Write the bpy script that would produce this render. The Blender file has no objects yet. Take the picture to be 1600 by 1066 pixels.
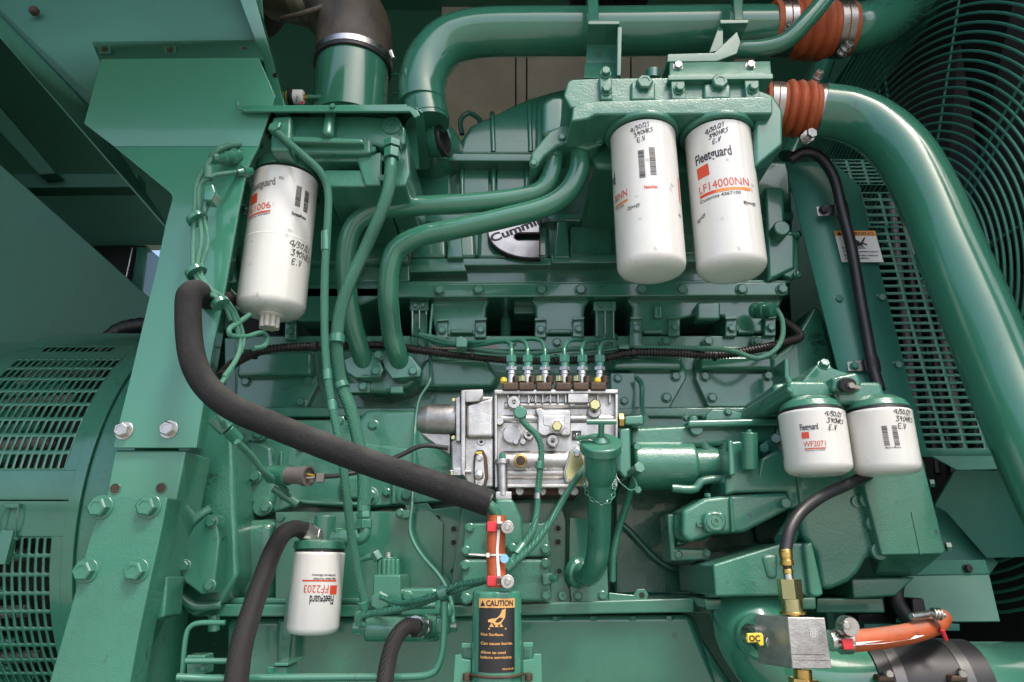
import bpy, bmesh, math, random
from mathutils import Vector, Matrix, Quaternion
random.seed(7)
SC = bpy.context.scene
COL = SC.collection
# ---------------------------------------------------------------- camera
TH = math.radians(18); FPX = 1067.0
CT, ST = math.cos(TH), math.sin(TH)
CAMZ = 1.30
cam_data = bpy.data.cameras.new('camera'); cam = bpy.data.objects.new('camera', cam_data); COL.objects.link(cam)
cam_data.sensor_width = 36; cam_data.lens = 36 * FPX / 1600; cam_data.clip_end = 500; cam_data.clip_start = 0.02
cam.location = (0, 0, CAMZ); cam.rotation_euler = (math.radians(90) + TH, 0, 0)
SC.camera = cam
# ---------------------------------------------------------------- sky and sun (soft daylight through the open door)
world = bpy.data.worlds.new('World'); SC.world = world; world.use_nodes = True
wn = world.node_tree.nodes; wl = world.node_tree.links
sky = wn.new('ShaderNodeTexSky'); sky.sky_type = 'NISHITA'; sky.sun_disc = False
SUN_EL, SUN_AZ = math.radians(57), math.radians(150)     # azimuth clockwise from +Y
sky.sun_elevation = SUN_EL; sky.sun_rotation = SUN_AZ; sky.air_density = 1.0; sky.dust_density = 4.0; sky.ozone_density = 0.8
bg = wn['Background']; wl.new(sky.outputs[0], bg.inputs[0]); bg.inputs[1].default_value = 0.15
sd = bpy.data.lights.new('sun', 'SUN'); sun = bpy.data.objects.new('sun', sd); COL.objects.link(sun)
sd.energy = 1.2; sd.angle = math.radians(11); sd.color = (1.0, 0.95, 0.87)
sdir = Vector((math.sin(SUN_AZ) * math.cos(SUN_EL), math.cos(SUN_AZ) * math.cos(SUN_EL), math.sin(SUN_EL)))
sun.rotation_euler = sdir.to_track_quat('Z', 'Y').to_euler(); sun.location = sdir * 20
SC.view_settings.view_transform = 'Standard'; SC.view_settings.look = 'None'
SC.view_settings.exposure = 1.2; SC.view_settings.gamma = 1.0
# ---------------------------------------------------------------- pixel + real distance -> point in the place
def P(px, py, Y):
    u = (px - 800) / FPX; v = (533 - py) / FPX
    t = Y / (CT - v * ST)
    return Vector((u * t, Y, CAMZ + t * (ST + v * CT)))
def S(px, py, Y):                                   # metres per photo pixel there
    v = (533 - py) / FPX
    return Y / (CT - v * ST) / FPX
# ---------------------------------------------------------------- geometry
def prism(poly, Y0, Y1, draft=0.0):
    f = [P(p[0], p[1], Y0 if len(p) < 3 else p[2]) for p in poly]
    n = len(f); c = sum(f, Vector()) / n
    b = []
    for p in f:
        d = p - c; d.y = 0
        q = p + (d.normalized() * draft if draft and d.length > 1e-6 else Vector())
        b.append(Vector((q.x, Y1, q.z)))
    F = [list(range(n)), [n + i for i in reversed(range(n))]]
    for i in range(n):
        j = (i + 1) % n; F.append([i, n + i, n + j, j])
    return f + b, F
def slab(poly, th, nrm=None):                       # polygon of (px,py,Y) given thickness along its normal, away from camera
    f = [P(*p) for p in poly]; n = len(f)
    if nrm is None:
        nn = Vector()
        for i in range(n):
            a, b = f[i], f[(i + 1) % n]; nn += (a - f[0]).cross(b - f[0])
        nn.normalize()
        if nn.y < 0: nn = -nn
    else: nn = Vector(nrm)
    b = [p + nn * th for p in f]
    F = [list(range(n)), [n + i for i in reversed(range(n))]]
    for i in range(n):
        j = (i + 1) % n; F.append([i, n + i, n + j, j])
    return f + b, F
def rect(x0, y0, x1, y1): return [(x0, y0), (x1, y0), (x1, y1), (x0, y1)]
def box(c, s, rot=None):
    V = []
    for x in (-.5, .5):
        for y in (-.5, .5):
            for z in (-.5, .5):
                v = Vector((x * s[0], y * s[1], z * s[2]))
                if rot is not None: v = rot @ v
                V.append(Vector(c) + v)
    return V, [[0, 1, 3, 2], [4, 6, 7, 5], [0, 4, 5, 1], [2, 3, 7, 6], [0, 2, 6, 4], [1, 5, 7, 3]]
def frame(ax):
    ax = Vector(ax).normalized()
    r = Vector((0, -1, 0)) - ax * ax.dot(Vector((0, -1, 0)))
    if r.length < 1e-3: r = Vector((1, 0, 0)) - ax * ax.dot(Vector((1, 0, 0)))
    r.normalize(); return ax, r, ax.cross(r)
def lathe(o, ax, prof, seg=32, ang0=0.0):
    ax, r, s = frame(ax); o = Vector(o); V = []; F = []; n = len(prof)
    for t, rad in prof:
        for k in range(seg):
            a = 2 * math.pi * k / seg + ang0
            V.append(o + ax * t + (r * math.cos(a) + s * math.sin(a)) * rad)
    for i in range(n - 1):
        for k in range(seg):
            k2 = (k + 1) % seg
            F.append([i * seg + k, i * seg + k2, (i + 1) * seg + k2, (i + 1) * seg + k])
    F.append([k for k in reversed(range(seg))]); F.append([(n - 1) * seg + k for k in range(seg)])
    return V, F
def cyl(a, b, r, seg=24, r2=None):
    a = Vector(a); b = Vector(b)
    return lathe(a, b - a, [(0, r), ((b - a).length, r if r2 is None else r2)], seg)
def hexn(a, b, r): return cyl(a, b, r, 6)
def cat(P0, n=8):
    if len(P0) < 3: n = 2
    out = []; m = len(P0)
    for i in range(m - 1):
        p1, p2 = P0[i], P0[i + 1]
        p0 = P0[i - 1] if i > 0 else p1 * 2 - p2
        p3 = P0[i + 2] if i + 2 < m else p2 * 2 - p1
        for k in range(n):
            t = k / n
            # centripetal-ish: scale tangents by local length
            l = (p2 - p1).length
            m1 = (p2 - p0) * (l / max(1e-6, (p1 - p0).length + l)); m2 = (p3 - p1) * (l / max(1e-6, (p3 - p2).length + l))
            t2, t3 = t * t, t * t * t
            out.append(p1 * (2 * t3 - 3 * t2 + 1) + m1 * (t3 - 2 * t2 + t) + p2 * (-2 * t3 + 3 * t2) + m2 * (t3 - t2))
    out.append(P0[-1]); return out
def resample(pts, step):
    L = [0]
    for i in range(1, len(pts)): L.append(L[-1] + (pts[i] - pts[i - 1]).length)
    n = max(2, int(L[-1] / step)); out = []; j = 0
    for k in range(n + 1):
        d = L[-1] * k / n
        while j < len(L) - 2 and L[j + 1] < d: j += 1
        f = (d - L[j]) / max(1e-9, L[j + 1] - L[j]); out.append(pts[j].lerp(pts[j + 1], min(1, max(0, f))))
    return out
def sweep(pts, rad, seg=20, caps=True):
    n = len(pts); V = []; F = []
    if not callable(rad):
        rr = rad; rad = lambda i, f: rr
    t0 = (pts[1] - pts[0]).normalized()
    u = t0.orthogonal().normalized()
    for i in range(n):
        t = (pts[min(n - 1, i + 1)] - pts[max(0, i - 1)]).normalized()
        q = t0.rotation_difference(t); u = q @ u; u = (u - t * u.dot(t)).normalized(); t0 = t
        w = t.cross(u); r = rad(i, i / (n - 1))
        for k in range(seg):
            a = 2 * math.pi * k / seg
            V.append(pts[i] + (u * math.cos(a) + w * math.sin(a)) * r)
    for i in range(n - 1):
        for k in range(seg):
            k2 = (k + 1) % seg
            F.append([i * seg + k, i * seg + k2, (i + 1) * seg + k2, (i + 1) * seg + k])
    if caps:
        F.append([k for k in reversed(range(seg))]); F.append([(n - 1) * seg + k for k in range(seg)])
    return V, F
def wpath(px, n=8): return cat([P(*p) for p in px], n)
def tube(px, d, seg=20, n=8):
    """pixel path (px,py,Y); d = width in photo pixels at the first point (one true radius along the tube), or (d0,d1)."""
    if isinstance(d, tuple):
        r0 = d[0] / 2 * S(*px[0]); r1 = d[1] / 2 * S(*px[-1]); return sweep(wpath(px, n), lambda i, f: r0 + (r1 - r0) * f, seg)
    return sweep(wpath(px, n), d / 2 * S(*px[len(px) // 2]), seg)
def corrug(px, d, pitch=0.0060, seg=16, depth=.14):
    r = d / 2 * S(*px[len(px) // 2]); pts = resample(wpath(px, 12), pitch / 4)
    return sweep(pts, lambda i, f: r * (1 - depth * (1, 0, 0, 1)[i % 4] * 1.6), seg)
def tboss(px, py, Y, d, h, seg=28, hole=0.0, ax=(0, -1, 0), ch=.12):    # round boss standing on a face
    r = d / 2 * S(px, py, Y); o = P(px, py, Y)
    pr = [(-.002, r), (h * (1 - ch), r), (h, r * (1 - ch))]
    if hole: pr += [(h, r * hole), (h - r * hole, r * hole * .95)]
    return lathe(o, ax, pr, seg)
def merge(gs):
    V = []; F = []
    for g in gs:
        o = len(V); V += g[0]; F += [[i + o for i in f] for f in g[1]]
    return V, F
# ---------------------------------------------------------------- objects
WL = {}
def thing(name, label, catg, loc, group=None):
    o = bpy.data.objects.new(name, None); COL.objects.link(o); o.empty_display_size = .02
    loc = P(*loc) if isinstance(loc, tuple) else Vector(loc)
    o.location = loc; WL[o.name] = loc; o['label'] = label; o['category'] = catg
    if group: o['group'] = group
    return o
def mk(name, geoms, mat, off, bev=0, seg=2, angle=32, doubles=False):
    V, F = merge(geoms) if isinstance(geoms, list) else geoms
    me = bpy.data.meshes.new(name); me.from_pydata([v - off for v in V], [], F)
    bm = bmesh.new(); bm.from_mesh(me)
    if doubles: bmesh.ops.remove_doubles(bm, verts=bm.verts, dist=1e-5)
    bmesh.ops.recalc_face_normals(bm, faces=bm.faces)
    for f in bm.faces: f.smooth = True
    bm.to_mesh(me); bm.free()
    if not bev: me.set_sharp_from_angle(angle=math.radians(angle))
    me.materials.append(M[mat] if isinstance(mat, str) else mat)
    o = bpy.data.objects.new(name, me); COL.objects.link(o)
    if bev:
        b = o.modifiers.new('edge', 'BEVEL'); b.width = bev; b.segments = seg; b.limit_method = 'ANGLE'; b.angle_limit = math.radians(28); w = o.modifiers.new('normals', 'WEIGHTED_NORMAL'); w.keep_sharp = False; w.weight = 80
    return o
def part(name, parent, geoms, mat, bev=0, seg=2, label=None, kind=None, angle=32, doubles=False):
    off = WL[parent.name]; o = mk(name, geoms, mat, off, bev, seg, angle, doubles); o.parent = parent; WL[o.name] = off
    if label: o['label'] = label
    if kind: o['kind'] = kind
    return o
def single(name, label, catg, geoms, mat, bev=0, seg=2, group=None, kind=None, angle=32, doubles=False):
    V, F = merge(geoms) if isinstance(geoms, list) else geoms
    c = sum(V, Vector()) / len(V); o = mk(name, (V, F), mat, c, bev, seg, angle, doubles); o.location = c; WL[o.name] = c
    if kind: o['kind'] = kind
    if kind != 'structure':
        o['label'] = label; o['category'] = catg
    if group: o['group'] = group
    return o
_mesh = {}
def hexmesh(kind):
    if kind in _mesh: return _mesh[kind]
    V = []; F = []
    def add(g):
        o = len(V); V.extend(g[0]); F.extend([[i + o for i in f] for f in g[1]])
    Z = Vector((0, 0, 1)); O = Vector((0, 0, 0))
    if kind == 'flange':
        add(lathe(O, Z, [(-.1, 1), (.12, 1), (.2, .86)], 20)); add(lathe(O, Z, [(.1, .8), (.68, .8), (.8, .66)], 6))
    elif kind == 'washer':
        add(lathe(O, Z, [(-.1, 1), (.1, 1), (.13, .96)], 24)); add(lathe(O, Z, [(.08, .8), (.75, .8), (.86, .66), (.86, .45), (.8, .42)], 6))
    elif kind == 'hex':
        add(lathe(O, Z, [(-.1, 1), (.8, 1), (.95, .82)], 6))
    elif kind == 'screw':
        add(lathe(O, Z, [(-.1, 1), (.45, 1), (.7, .75)], 18)); add(lathe(O, Z, [(.68, .36), (.71, .34)], 6))
    elif kind == 'plug':                             # round recessed socket plug
        add(lathe(O, Z, [(-.1, 1), (.1, 1), (.14, .92), (.14, .8), (.05, .76), (.05, .5), (.16, .46), (.16, .26), (-.05, .24)], 24))
    me = bpy.data.meshes.new(kind); me.from_pydata([Vector((v.x, v.y, v.z)) for v in V], [], F)
    bm = bmesh.new(); bm.from_mesh(me); bmesh.ops.recalc_face_normals(bm, faces=bm.faces)
    for f in bm.faces: f.smooth = True
    bm.to_mesh(me); bm.free(); me.set_sharp_from_angle(angle=math.radians(25)); me.materials.append(None)
    _mesh[kind] = me; return me
def bolt(parent, px, py, Y, d=16, mat='green', kind='flange', dir=(0, -1, 0), name='bolt', sz=1.0):
    key = (kind, mat)
    if key not in _mesh:
        m = hexmesh(kind).copy(); m.materials[0] = M[mat]; m.name = 'hex_head'; _mesh[key] = m
    o = bpy.data.objects.new(name, _mesh[key]); COL.objects.link(o)
    q = Vector(dir).normalized().to_track_quat('Z', 'Y') @ Quaternion((0, 0, 1), random.random() * 6)
    o.rotation_mode = 'QUATERNION'; o.rotation_quaternion = q
    r = d / 2 * S(px, py, Y); o.scale = (r, r, r * sz); p = P(px, py, Y)
    if parent is not None:
        o.location = p - WL[parent.name]; o.parent = parent
    else: o.location = p
    return o
# writing -> flat mesh mapped by a function (u,v metres) -> point
def textgeo(s, h, fn, width=None, bold=0.0, shear=0.0, align='LEFT'):
    cu = bpy.data.curves.new('writing', 'FONT'); cu.body = s; cu.size = 1; cu.offset = bold; cu.shear = shear; cu.resolution_u = 3; cu.align_x = align
    o = bpy.data.objects.new('writing', cu); me = bpy.data.meshes.new_from_object(o)
    vs = [v.co.copy() for v in me.vertices]; fs = [list(p.vertices) for p in me.polygons]
    bpy.data.objects.remove(o); bpy.data.curves.remove(cu); bpy.data.meshes.remove(me)
    if not vs: return [], []
    x0 = min(v.x for v in vs); x1 = max(v.x for v in vs); y1 = max(v.y for v in vs)
    k = h / .72; kx = k if width is None else width / max(1e-6, (x1 - x0))
    return [fn((v.x - (x0 if align == 'LEFT' else 0)) * kx, v.y * k) for v in vs], fs
STROKES = {'4': [[(.6, 0), (.55, 1), (0, .4), (.8, .35)]], '/': [[(0, -.1), (.5, 1.1)]], '3': [[(0, .95), (.6, 1), (.25, .6), (.65, .4), (.4, 0), (0, .1)]],
 '0': [[(.35, 1), (0, .6), (.15, .05), (.55, .2), (.6, .8), (.35, 1)]], '2': [[(0, .8), (.3, 1), (.55, .7), (0, 0), (.6, .05)]], '1': [[(.1, .8), (.25, 1), (.2, 0)]],
 '9': [[(.6, .8), (.3, 1), (.05, .7), (.3, .5), (.6, .8), (.45, 0)]], 'H': [[(0, 1), (.05, 0)], [(.6, 1), (.55, 0)], [(0, .5), (.6, .5)]],
 'R': [[(0, 0), (.05, 1), (.55, .85), (.1, .5), (.6, 0)]], 'S': [[(.6, .95), (.1, .8), (.5, .4), (.05, 0)]], 'E': [[(.6, 1), (0, .95), (.05, 0), (.6, .05)], [(0, .5), (.45, .52)]],
 '.': [[(.1, 0), (.2, .1)]], 'V': [[(0, 1), (.25, 0), (.6, 1.05)]]}
def handgeo(lines, h, fn, w=.0014, slant=.25, seed=1):
    slant += (seed * 37 % 11 - 4) * .06; h *= 1 + (seed * 13 % 7 - 3) * .03
    rnd = random.Random(seed); V = []; F = []
    y = 0
    for li, s in enumerate(lines):
        x = li * h * .35
        for ch in s:
            for st in STROKES[ch]:
                pts = [Vector((x + (a + slant * b) * h * .8 + rnd.uniform(-.07, .07) * h, y + b * h + x * .06 + rnd.uniform(-.05, .05) * h, 0)) for a, b in st]
                pts = cat(pts, 4)
                for i in range(len(pts) - 1):
                    d = (pts[i + 1] - pts[i]); 
                    if d.length < 1e-7: continue
                    e = d.normalized() * w * .35; nn = Vector((-d.y, d.x, 0)).normalized() * w / 2 * rnd.uniform(.75, 1.1); o = len(V)
                    for q in (pts[i] - e - nn, pts[i + 1] + e - nn, pts[i + 1] + e + nn, pts[i] - e + nn): V.append(fn(q.x, q.y))
                    F.append([o, o + 1, o + 2, o + 3])
            x += h * (.4 if ch in './1' else .72)
        y -= h * 1.45
    return V, F
def qd(fn, u0, v0, u1, v1, nu=1):                    # printed rectangle
    V = []; F = []
    for i in range(nu + 1):
        u = u0 + (u1 - u0) * i / nu; V += [fn(u, v0), fn(u, v1)]
    for i in range(nu): F.append([2 * i, 2 * i + 2, 2 * i + 3, 2 * i + 1])
    return V, F
def poly2(fn, pts): return [fn(*p) for p in pts], [list(range(len(pts)))]
# perforated sheet: cells of (u,v) with a stadium (n=12) or rectangular hole, mapped by fn
def perf(us, vs, fn, mu, mv, hole=lambda i, j: True, roundk=True):
    V = []; F = []
    for i in range(len(us) - 1):
        for j in range(len(vs) - 1):
            u0, u1, v0, v1 = us[i], us[i + 1], vs[j], vs[j + 1]; du, dv = u1 - u0, v1 - v0
            o = len(V)
            if not hole(i, j):
                V += [fn(u0, v0), fn(u1, v0), fn(u1, v1), fn(u0, v1)]; F.append([o, o + 1, o + 2, o + 3]); continue
            a0, a1, b0, b1 = u0 + du * mu, u1 - du * mu, v0 + dv * mv, v1 - dv * mv
            if not roundk:
                V += [fn(u0, v0), fn(u1, v0), fn(u1, v1), fn(u0, v1), fn(a0, b0), fn(a1, b0), fn(a1, b1), fn(a0, b1)]
                for k in range(4):
                    k2 = (k + 1) % 4; F.append([o + k, o + k2, o + 4 + k2, o + 4 + k])
            else:
                outer = [(u0, v0), (u0 + du / 2, v0), (u1, v0), (u1, v0 + dv / 3), (u1, v0 + 2 * dv / 3), (u1, v1), (u0 + du / 2, v1), (u0, v1), (u0, v0 + 2 * dv / 3), (u0, v0 + dv / 3)]
                r = (a1 - a0) / 2; m = (a0 + a1) / 2
                inner = [(m - r * .7, b0 + r * .3), (m, b0), (m + r * .7, b0 + r * .3), (a1, b0 + r * 1.2), (a1, b1 - r * 1.2), (m + r * .7, b1 - r * .3), (m, b1), (m - r * .7, b1 - r * .3), (a0, b1 - r * 1.2), (a0, b0 + r * 1.2)]
                V += [fn(*q) for q in outer] + [fn(*q) for q in inner]; n = 10
                for k in range(n):
                    k2 = (k + 1) % n; F.append([o + k, o + k2, o + n + k2, o + n + k])
    return V, F
# ---------------------------------------------------------------- materials
M = {}
def mat(name, col, rough=.4, metal=0.0, bump=0.0, bscale=300, var=.12, vscale=6, rvar=.08, coat=0.0, col2=None, dust=0.0, spots=0.0, stretch=None, spec=.5, wave=None):
    m = bpy.data.materials.new(name); m.use_nodes = True; nt = m.node_tree; N = nt.nodes; L = nt.links
    b = N['Principled BSDF']; b.inputs['Metallic'].default_value = metal; b.inputs['Specular IOR Level'].default_value = spec
    b.inputs['Coat Weight'].default_value = coat; b.inputs['Coat Roughness'].default_value = .06
    tc = N.new('ShaderNodeTexCoord'); mp = N.new('ShaderNodeMapping'); L.new(tc.outputs['Object'], mp.inputs[0])
    if stretch: mp.inputs['Scale'].default_value = stretch
    n1 = N.new('ShaderNodeTexNoise'); n1.inputs['Scale'].default_value = vscale; n1.inputs['Detail'].default_value = 6; n1.inputs['Roughness'].default_value = .65
    L.new(mp.outputs[0], n1.inputs['Vector'])
    c2 = col2 or tuple(c * (1 - var * 2) for c in col)
    mr = N.new('ShaderNodeMapRange'); mr.inputs[1].default_value = .3; mr.inputs[2].default_value = .7; L.new(n1.outputs[0], mr.inputs[0])
    mx = N.new('ShaderNodeMix'); mx.data_type = 'RGBA'; L.new(mr.outputs[0], mx.inputs[0]); mx.inputs[6].default_value = (*col, 1); mx.inputs[7].default_value = (*c2, 1)
    out = mx.outputs[2]
    if spots:
        n2 = N.new('ShaderNodeTexNoise'); n2.inputs['Scale'].default_value = 45; n2.inputs['Detail'].default_value = 5; L.new(tc.outputs['Object'], n2.inputs['Vector'])
        r2 = N.new('ShaderNodeMapRange'); r2.inputs[1].default_value = .66; r2.inputs[2].default_value = .74; r2.inputs[4].default_value = spots; L.new(n2.outputs[0], r2.inputs[0])
        m2 = N.new('ShaderNodeMix'); m2.data_type = 'RGBA'; L.new(r2.outputs[0], m2.inputs[0]); L.new(out, m2.inputs[6]); m2.inputs[7].default_value = (.035, .03, .022, 1); out = m2.outputs[2]
    if dust:
        ge = N.new('ShaderNodeNewGeometry'); sx = N.new('ShaderNodeSeparateXYZ'); L.new(ge.outputs['Normal'], sx.inputs[0])
        r3 = N.new('ShaderNodeMapRange'); r3.inputs[1].default_value = .2; r3.inputs[2].default_value = 1; r3.inputs[4].default_value = dust; L.new(sx.outputs[2], r3.inputs[0])
        mu = N.new('ShaderNodeMath'); mu.operation = 'MULTIPLY'; L.new(r3.outputs[0], mu.inputs[0]); L.new(mr.outputs[0], mu.inputs[1])
        m3 = N.new('ShaderNodeMix'); m3.data_type = 'RGBA'; L.new(mu.outputs[0], m3.inputs[0]); L.new(out, m3.inputs[6]); m3.inputs[7].default_value = (.32, .33, .28, 1); out = m3.outputs[2]
    L.new(out, b.inputs['Base Color'])
    rr = N.new('ShaderNodeMapRange'); rr.inputs[3].default_value = max(.03, rough - rvar); rr.inputs[4].default_value = rough + rvar
    n3 = N.new('ShaderNodeTexNoise'); n3.inputs['Scale'].default_value = vscale * 3; n3.inputs['Detail'].default_value = 8; L.new(mp.outputs[0], n3.inputs['Vector'])
    L.new(n3.outputs[0], rr.inputs[0]); L.new(rr.outputs[0], b.inputs['Roughness'])
    if bump:
        n4 = N.new('ShaderNodeTexNoise'); n4.inputs['Scale'].default_value = bscale; n4.inputs['Detail'].default_value = 3; n4.inputs['Roughness'].default_value = .55; L.new(mp.outputs[0], n4.inputs['Vector'])
        n5 = N.new('ShaderNodeTexNoise'); n5.inputs['Scale'].default_value = bscale * .12; n5.inputs['Detail'].default_value = 3; L.new(mp.outputs[0], n5.inputs['Vector'])
        ad = N.new('ShaderNodeMath'); ad.operation = 'MULTIPLY_ADD'; L.new(n5.outputs[0], ad.inputs[0]); ad.inputs[1].default_value = 1.6; L.new(n4.outputs[0], ad.inputs[2])
        bp = N.new('ShaderNodeBump'); bp.inputs['Strength'].default_value = bump; bp.inputs['Distance'].default_value = .0012; L.new(ad.outputs[0], bp.inputs['Height'])
        L.new(bp.outputs[0], b.inputs['Normal'])
    if wave:
        a1 = N.new('ShaderNodeTexWave'); a1.inputs['Scale'].default_value = wave; a1.bands_direction = 'DIAGONAL'; L.new(tc.outputs['Object'], a1.inputs['Vector'])
        mp2 = N.new('ShaderNodeMapping'); mp2.inputs['Scale'].default_value = (1, 1, -1); L.new(tc.outputs['Object'], mp2.inputs[0])
        a2 = N.new('ShaderNodeTexWave'); a2.inputs['Scale'].default_value = wave; a2.bands_direction = 'DIAGONAL'; L.new(mp2.outputs[0], a2.inputs['Vector'])
        ad = N.new('ShaderNodeMath'); ad.operation = 'MULTIPLY'; L.new(a1.outputs[1], ad.inputs[0]); L.new(a2.outputs[1], ad.inputs[1])
        bp = N.new('ShaderNodeBump'); bp.inputs['Strength'].default_value = 1.0; bp.inputs['Distance'].default_value = .0014; L.new(ad.outputs[0], bp.inputs['Height']); L.new(bp.outputs[0], b.inputs['Normal'])
    M[name] = m; return m
G1 = (.038, .178, .118); G2 = (.028, .135, .090)
mat('green', G1, .20, bump=.10, bscale=160, col2=G2, coat=.6, dust=.22, spots=.5, vscale=9)
mat('green_cast', G1, .24, bump=.5, bscale=340, col2=G2, coat=.5, dust=.22, spots=.65, vscale=8)
mat('green_sheet', (.044, .205, .134), .20, bump=.07, bscale=90, coat=.6, col2=(.048, .188, .124), dust=.25, vscale=3)
mat('green_pipe', (.036, .172, .110), .19, bump=.10, bscale=110, col2=(.031, .147, .092), coat=.6, dust=.15, spots=.3, vscale=5)
mat('green_braid', G1, .35, col2=G2, wave=165)
mat('green_wire', (.06, .2, .14), .55, bump=.8, bscale=700, col2=(.04, .15, .1))
mat('canopy', (.036, .15, .10), .5, bump=.08, bscale=150, col2=(.03, .125, .084), vscale=3, spots=.15)
mat('guard', (.032, .180, .125), .45, bump=.06, bscale=200, col2=(.023, .14, .11), vscale=4)
mat('white', (.66, .66, .64), .18, coat=.6, col2=(.62, .61, .56), vscale=9, rvar=.08, spots=.35)
mat('plastic', (.62, .6, .54), .4, col2=(.5, .48, .42), vscale=20)
mat('foam', (.0135, .0135, .0145), .8, bump=1.0, bscale=700, col2=(.019, .0185, .0195), vscale=15, spec=.25, dust=.22, spots=.2)
mat('rubber', (.012, .012, .014), .42, col2=(.02, .02, .022), vscale=20, bump=.1, bscale=500)
mat('braid', (.018, .0155, .015), .5, col2=(.011, .010, .010), wave=190, vscale=10)
mat('loom', (.014, .011, .012), .38, col2=(.03, .024, .02), vscale=30)
mat('alu', (.62, .615, .60), .42, metal=1, bump=.35, bscale=420, col2=(.24, .235, .228), vscale=14)
mat('steel', (.6, .59, .57), .28, metal=1, col2=(.4, .38, .36), vscale=30, bump=.1, bscale=400)
mat('band', (.42, .41, .39), .3, metal=1, col2=(.3, .28, .26), vscale=30)
mat('brass', (.62, .43, .14), .3, metal=1, col2=(.42, .27, .1), vscale=40, bump=.1, bscale=300)
mat('rusty', (.09, .055, .035), .6, metal=.4, col2=(.045, .03, .022), vscale=40, bump=.6, bscale=300)
mat('orange', (.44, .095, .028), .55, col2=(.33, .065, .022), vscale=22, bump=.5, bscale=500, dust=.5, spots=.4, spec=.4)
mat('horn', (.03, .027, .022), .55, col2=(.3, .24, .13), vscale=13, bump=.5, bscale=160)
mat('turbo', (.02, .018, .017), .5, col2=(.10, .08, .05), vscale=14, bump=.5, bscale=160)
mat('greyrub', (.14, .125, .115), .7, col2=(.1, .09, .085), vscale=12)
mat('red', (.55, .02, .03), .45, col2=(.45, .02, .03)); mat('redprint', (.6, .06, .02), .4); mat('orangeprint', (.75, .22, .03), .4)
mat('yellow', (.62, .46, .03), .4, col2=(.6, .45, .03)); mat('black', (.012, .012, .013), .45); mat('ink', (.01, .01, .02), .4)
mat('stwhite', (.7, .7, .68), .4, var=.03); mat('storange', (.8, .3, .03), .4, var=.03); mat('blue', (.2, .45, .75), .4); mat('grey', (.22, .2, .18), .5)
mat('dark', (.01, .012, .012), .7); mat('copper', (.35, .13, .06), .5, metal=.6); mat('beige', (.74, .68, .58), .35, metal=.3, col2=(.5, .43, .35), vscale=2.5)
mat('concrete', (.36, .34, .3), .9, bump=.6, bscale=60, col2=(.26, .245, .22), vscale=4); mat('gold', (.62, .5, .2), .25, metal=1, col2=(.4, .42, .25))
mat('bank', (.6, .55, .45), .9, col2=(.25, .28, .12), vscale=14, bump=1, bscale=60)
mat('tan', (.60, .32, .10), .4, col2=(.52, .28, .09)); mat('dullband', (.16, .155, .15), .35, metal=.8, col2=(.1, .1, .1), vscale=30)
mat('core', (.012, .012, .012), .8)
# ================================================================ the setting
def wbox(x0, x1, y0, y1, z0, z1): return box(((x0 + x1) / 2, (y0 + y1) / 2, (z0 + z1) / 2), (x1 - x0, y1 - y0, z1 - z0))
single('ground', '', '', ([Vector((-80, -80, 0)), Vector((80, -80, 0)), Vector((80, 80, 0)), Vector((-80, 80, 0))], [[0, 1, 2, 3]]), 'concrete', kind='structure')
bk = single('hill', '', '', ([Vector((-14, 9, 0)), Vector((14, 9, 0)), Vector((14, 16, 7.6)), Vector((-14, 16, 8.3)), Vector((-14, 30, 8.4)), Vector((14, 30, 7.7))], [[0, 1, 2, 3], [3, 2, 5, 4]]), 'bank', kind='structure')
t = thing('generator_canopy', 'dark green sheet metal canopy around and behind the whole engine', 'canopy', Vector((0, 2.5, .5)))
part('roof', t, [wbox(-2.3, 2.3, .42, 2.62, CAMZ + 2.4, CAMZ + 2.45)], 'canopy')
part('shade_header', t, [wbox(-2.3, 2.3, .40, .43, CAMZ + 1.95, CAMZ + 2.45)], 'canopy')  # out of view, added to keep sun off the upper engine
part('shade_ledge', t, [wbox(-1.8, -.36, .2, 1.02, CAMZ + 1.03, CAMZ + 1.06)], 'canopy')  # unseen slab above the frame, added to shade the upper left
part('back_wall', t, [prism([(-900, -300), (690, -300), (690, 383), (-900, 383)], 2.5, 2.55), prism([(-900, 384), (216, 384), (216, 1300), (-900, 1300)], 2.5, 2.55), prism([(1180, -250), (2600, -250), (2600, 1300), (1180, 1300)], 2.5, 2.55), prism(rect(300, 384, 1180, 1300), 2.5, 2.55)], 'canopy')
part('wall_backing', t, prism(rect(680, -300, 1185, 390), 2.53, 2.55), 'canopy')
for x0, x1 in ((690, 805), (807, 822), (824, 985), (987, 1180)):
    part('wall_panel', t, prism(rect(x0, -230, x1, 383), 2.48, 2.52), 'beige', .003)
part('floor_pan', t, [wbox(-2.3, 2.3, .55, 2.6, .42, .5)], 'canopy')
part('side_wall', t, [wbox(-2.35, -2.3, .7, 2.6, 0.45, CAMZ + 2.4)], 'canopy')
part('end_wall', t, [wbox(1.75, 1.8, .6, 2.6, 0.45, CAMZ + 2.4)], 'canopy')
part('side_wall', t, [wbox(2.3, 2.35, .5, 2.6, 0.45, CAMZ + 2.4)], 'canopy')
part('wall_post', t, prism([(214, 386), (231, 386), (220, 480), (200, 480)], 2.4, 2.49), 'green_sheet', .003)
part('door_panel', t, prism([(146, 384), (229, 384), (216, 460), (146, 455)], 2.44, 2.49), 'black', .004)
part('door_rod', t, [cyl(P(207, 388, 2.42), P(196, 440, 2.42), .004)], 'steel')
part('crossrail', t, [prism([(20, 271), (215, 271), (215, 292), (20, 294)], 2.1, 2.16)], 'canopy', .004)
part('diagonal_rail', t, [prism([(-80, 120), (-40, 120), (88, 271), (60, 273)], 2.05, 2.1)], 'canopy', .004)
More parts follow.
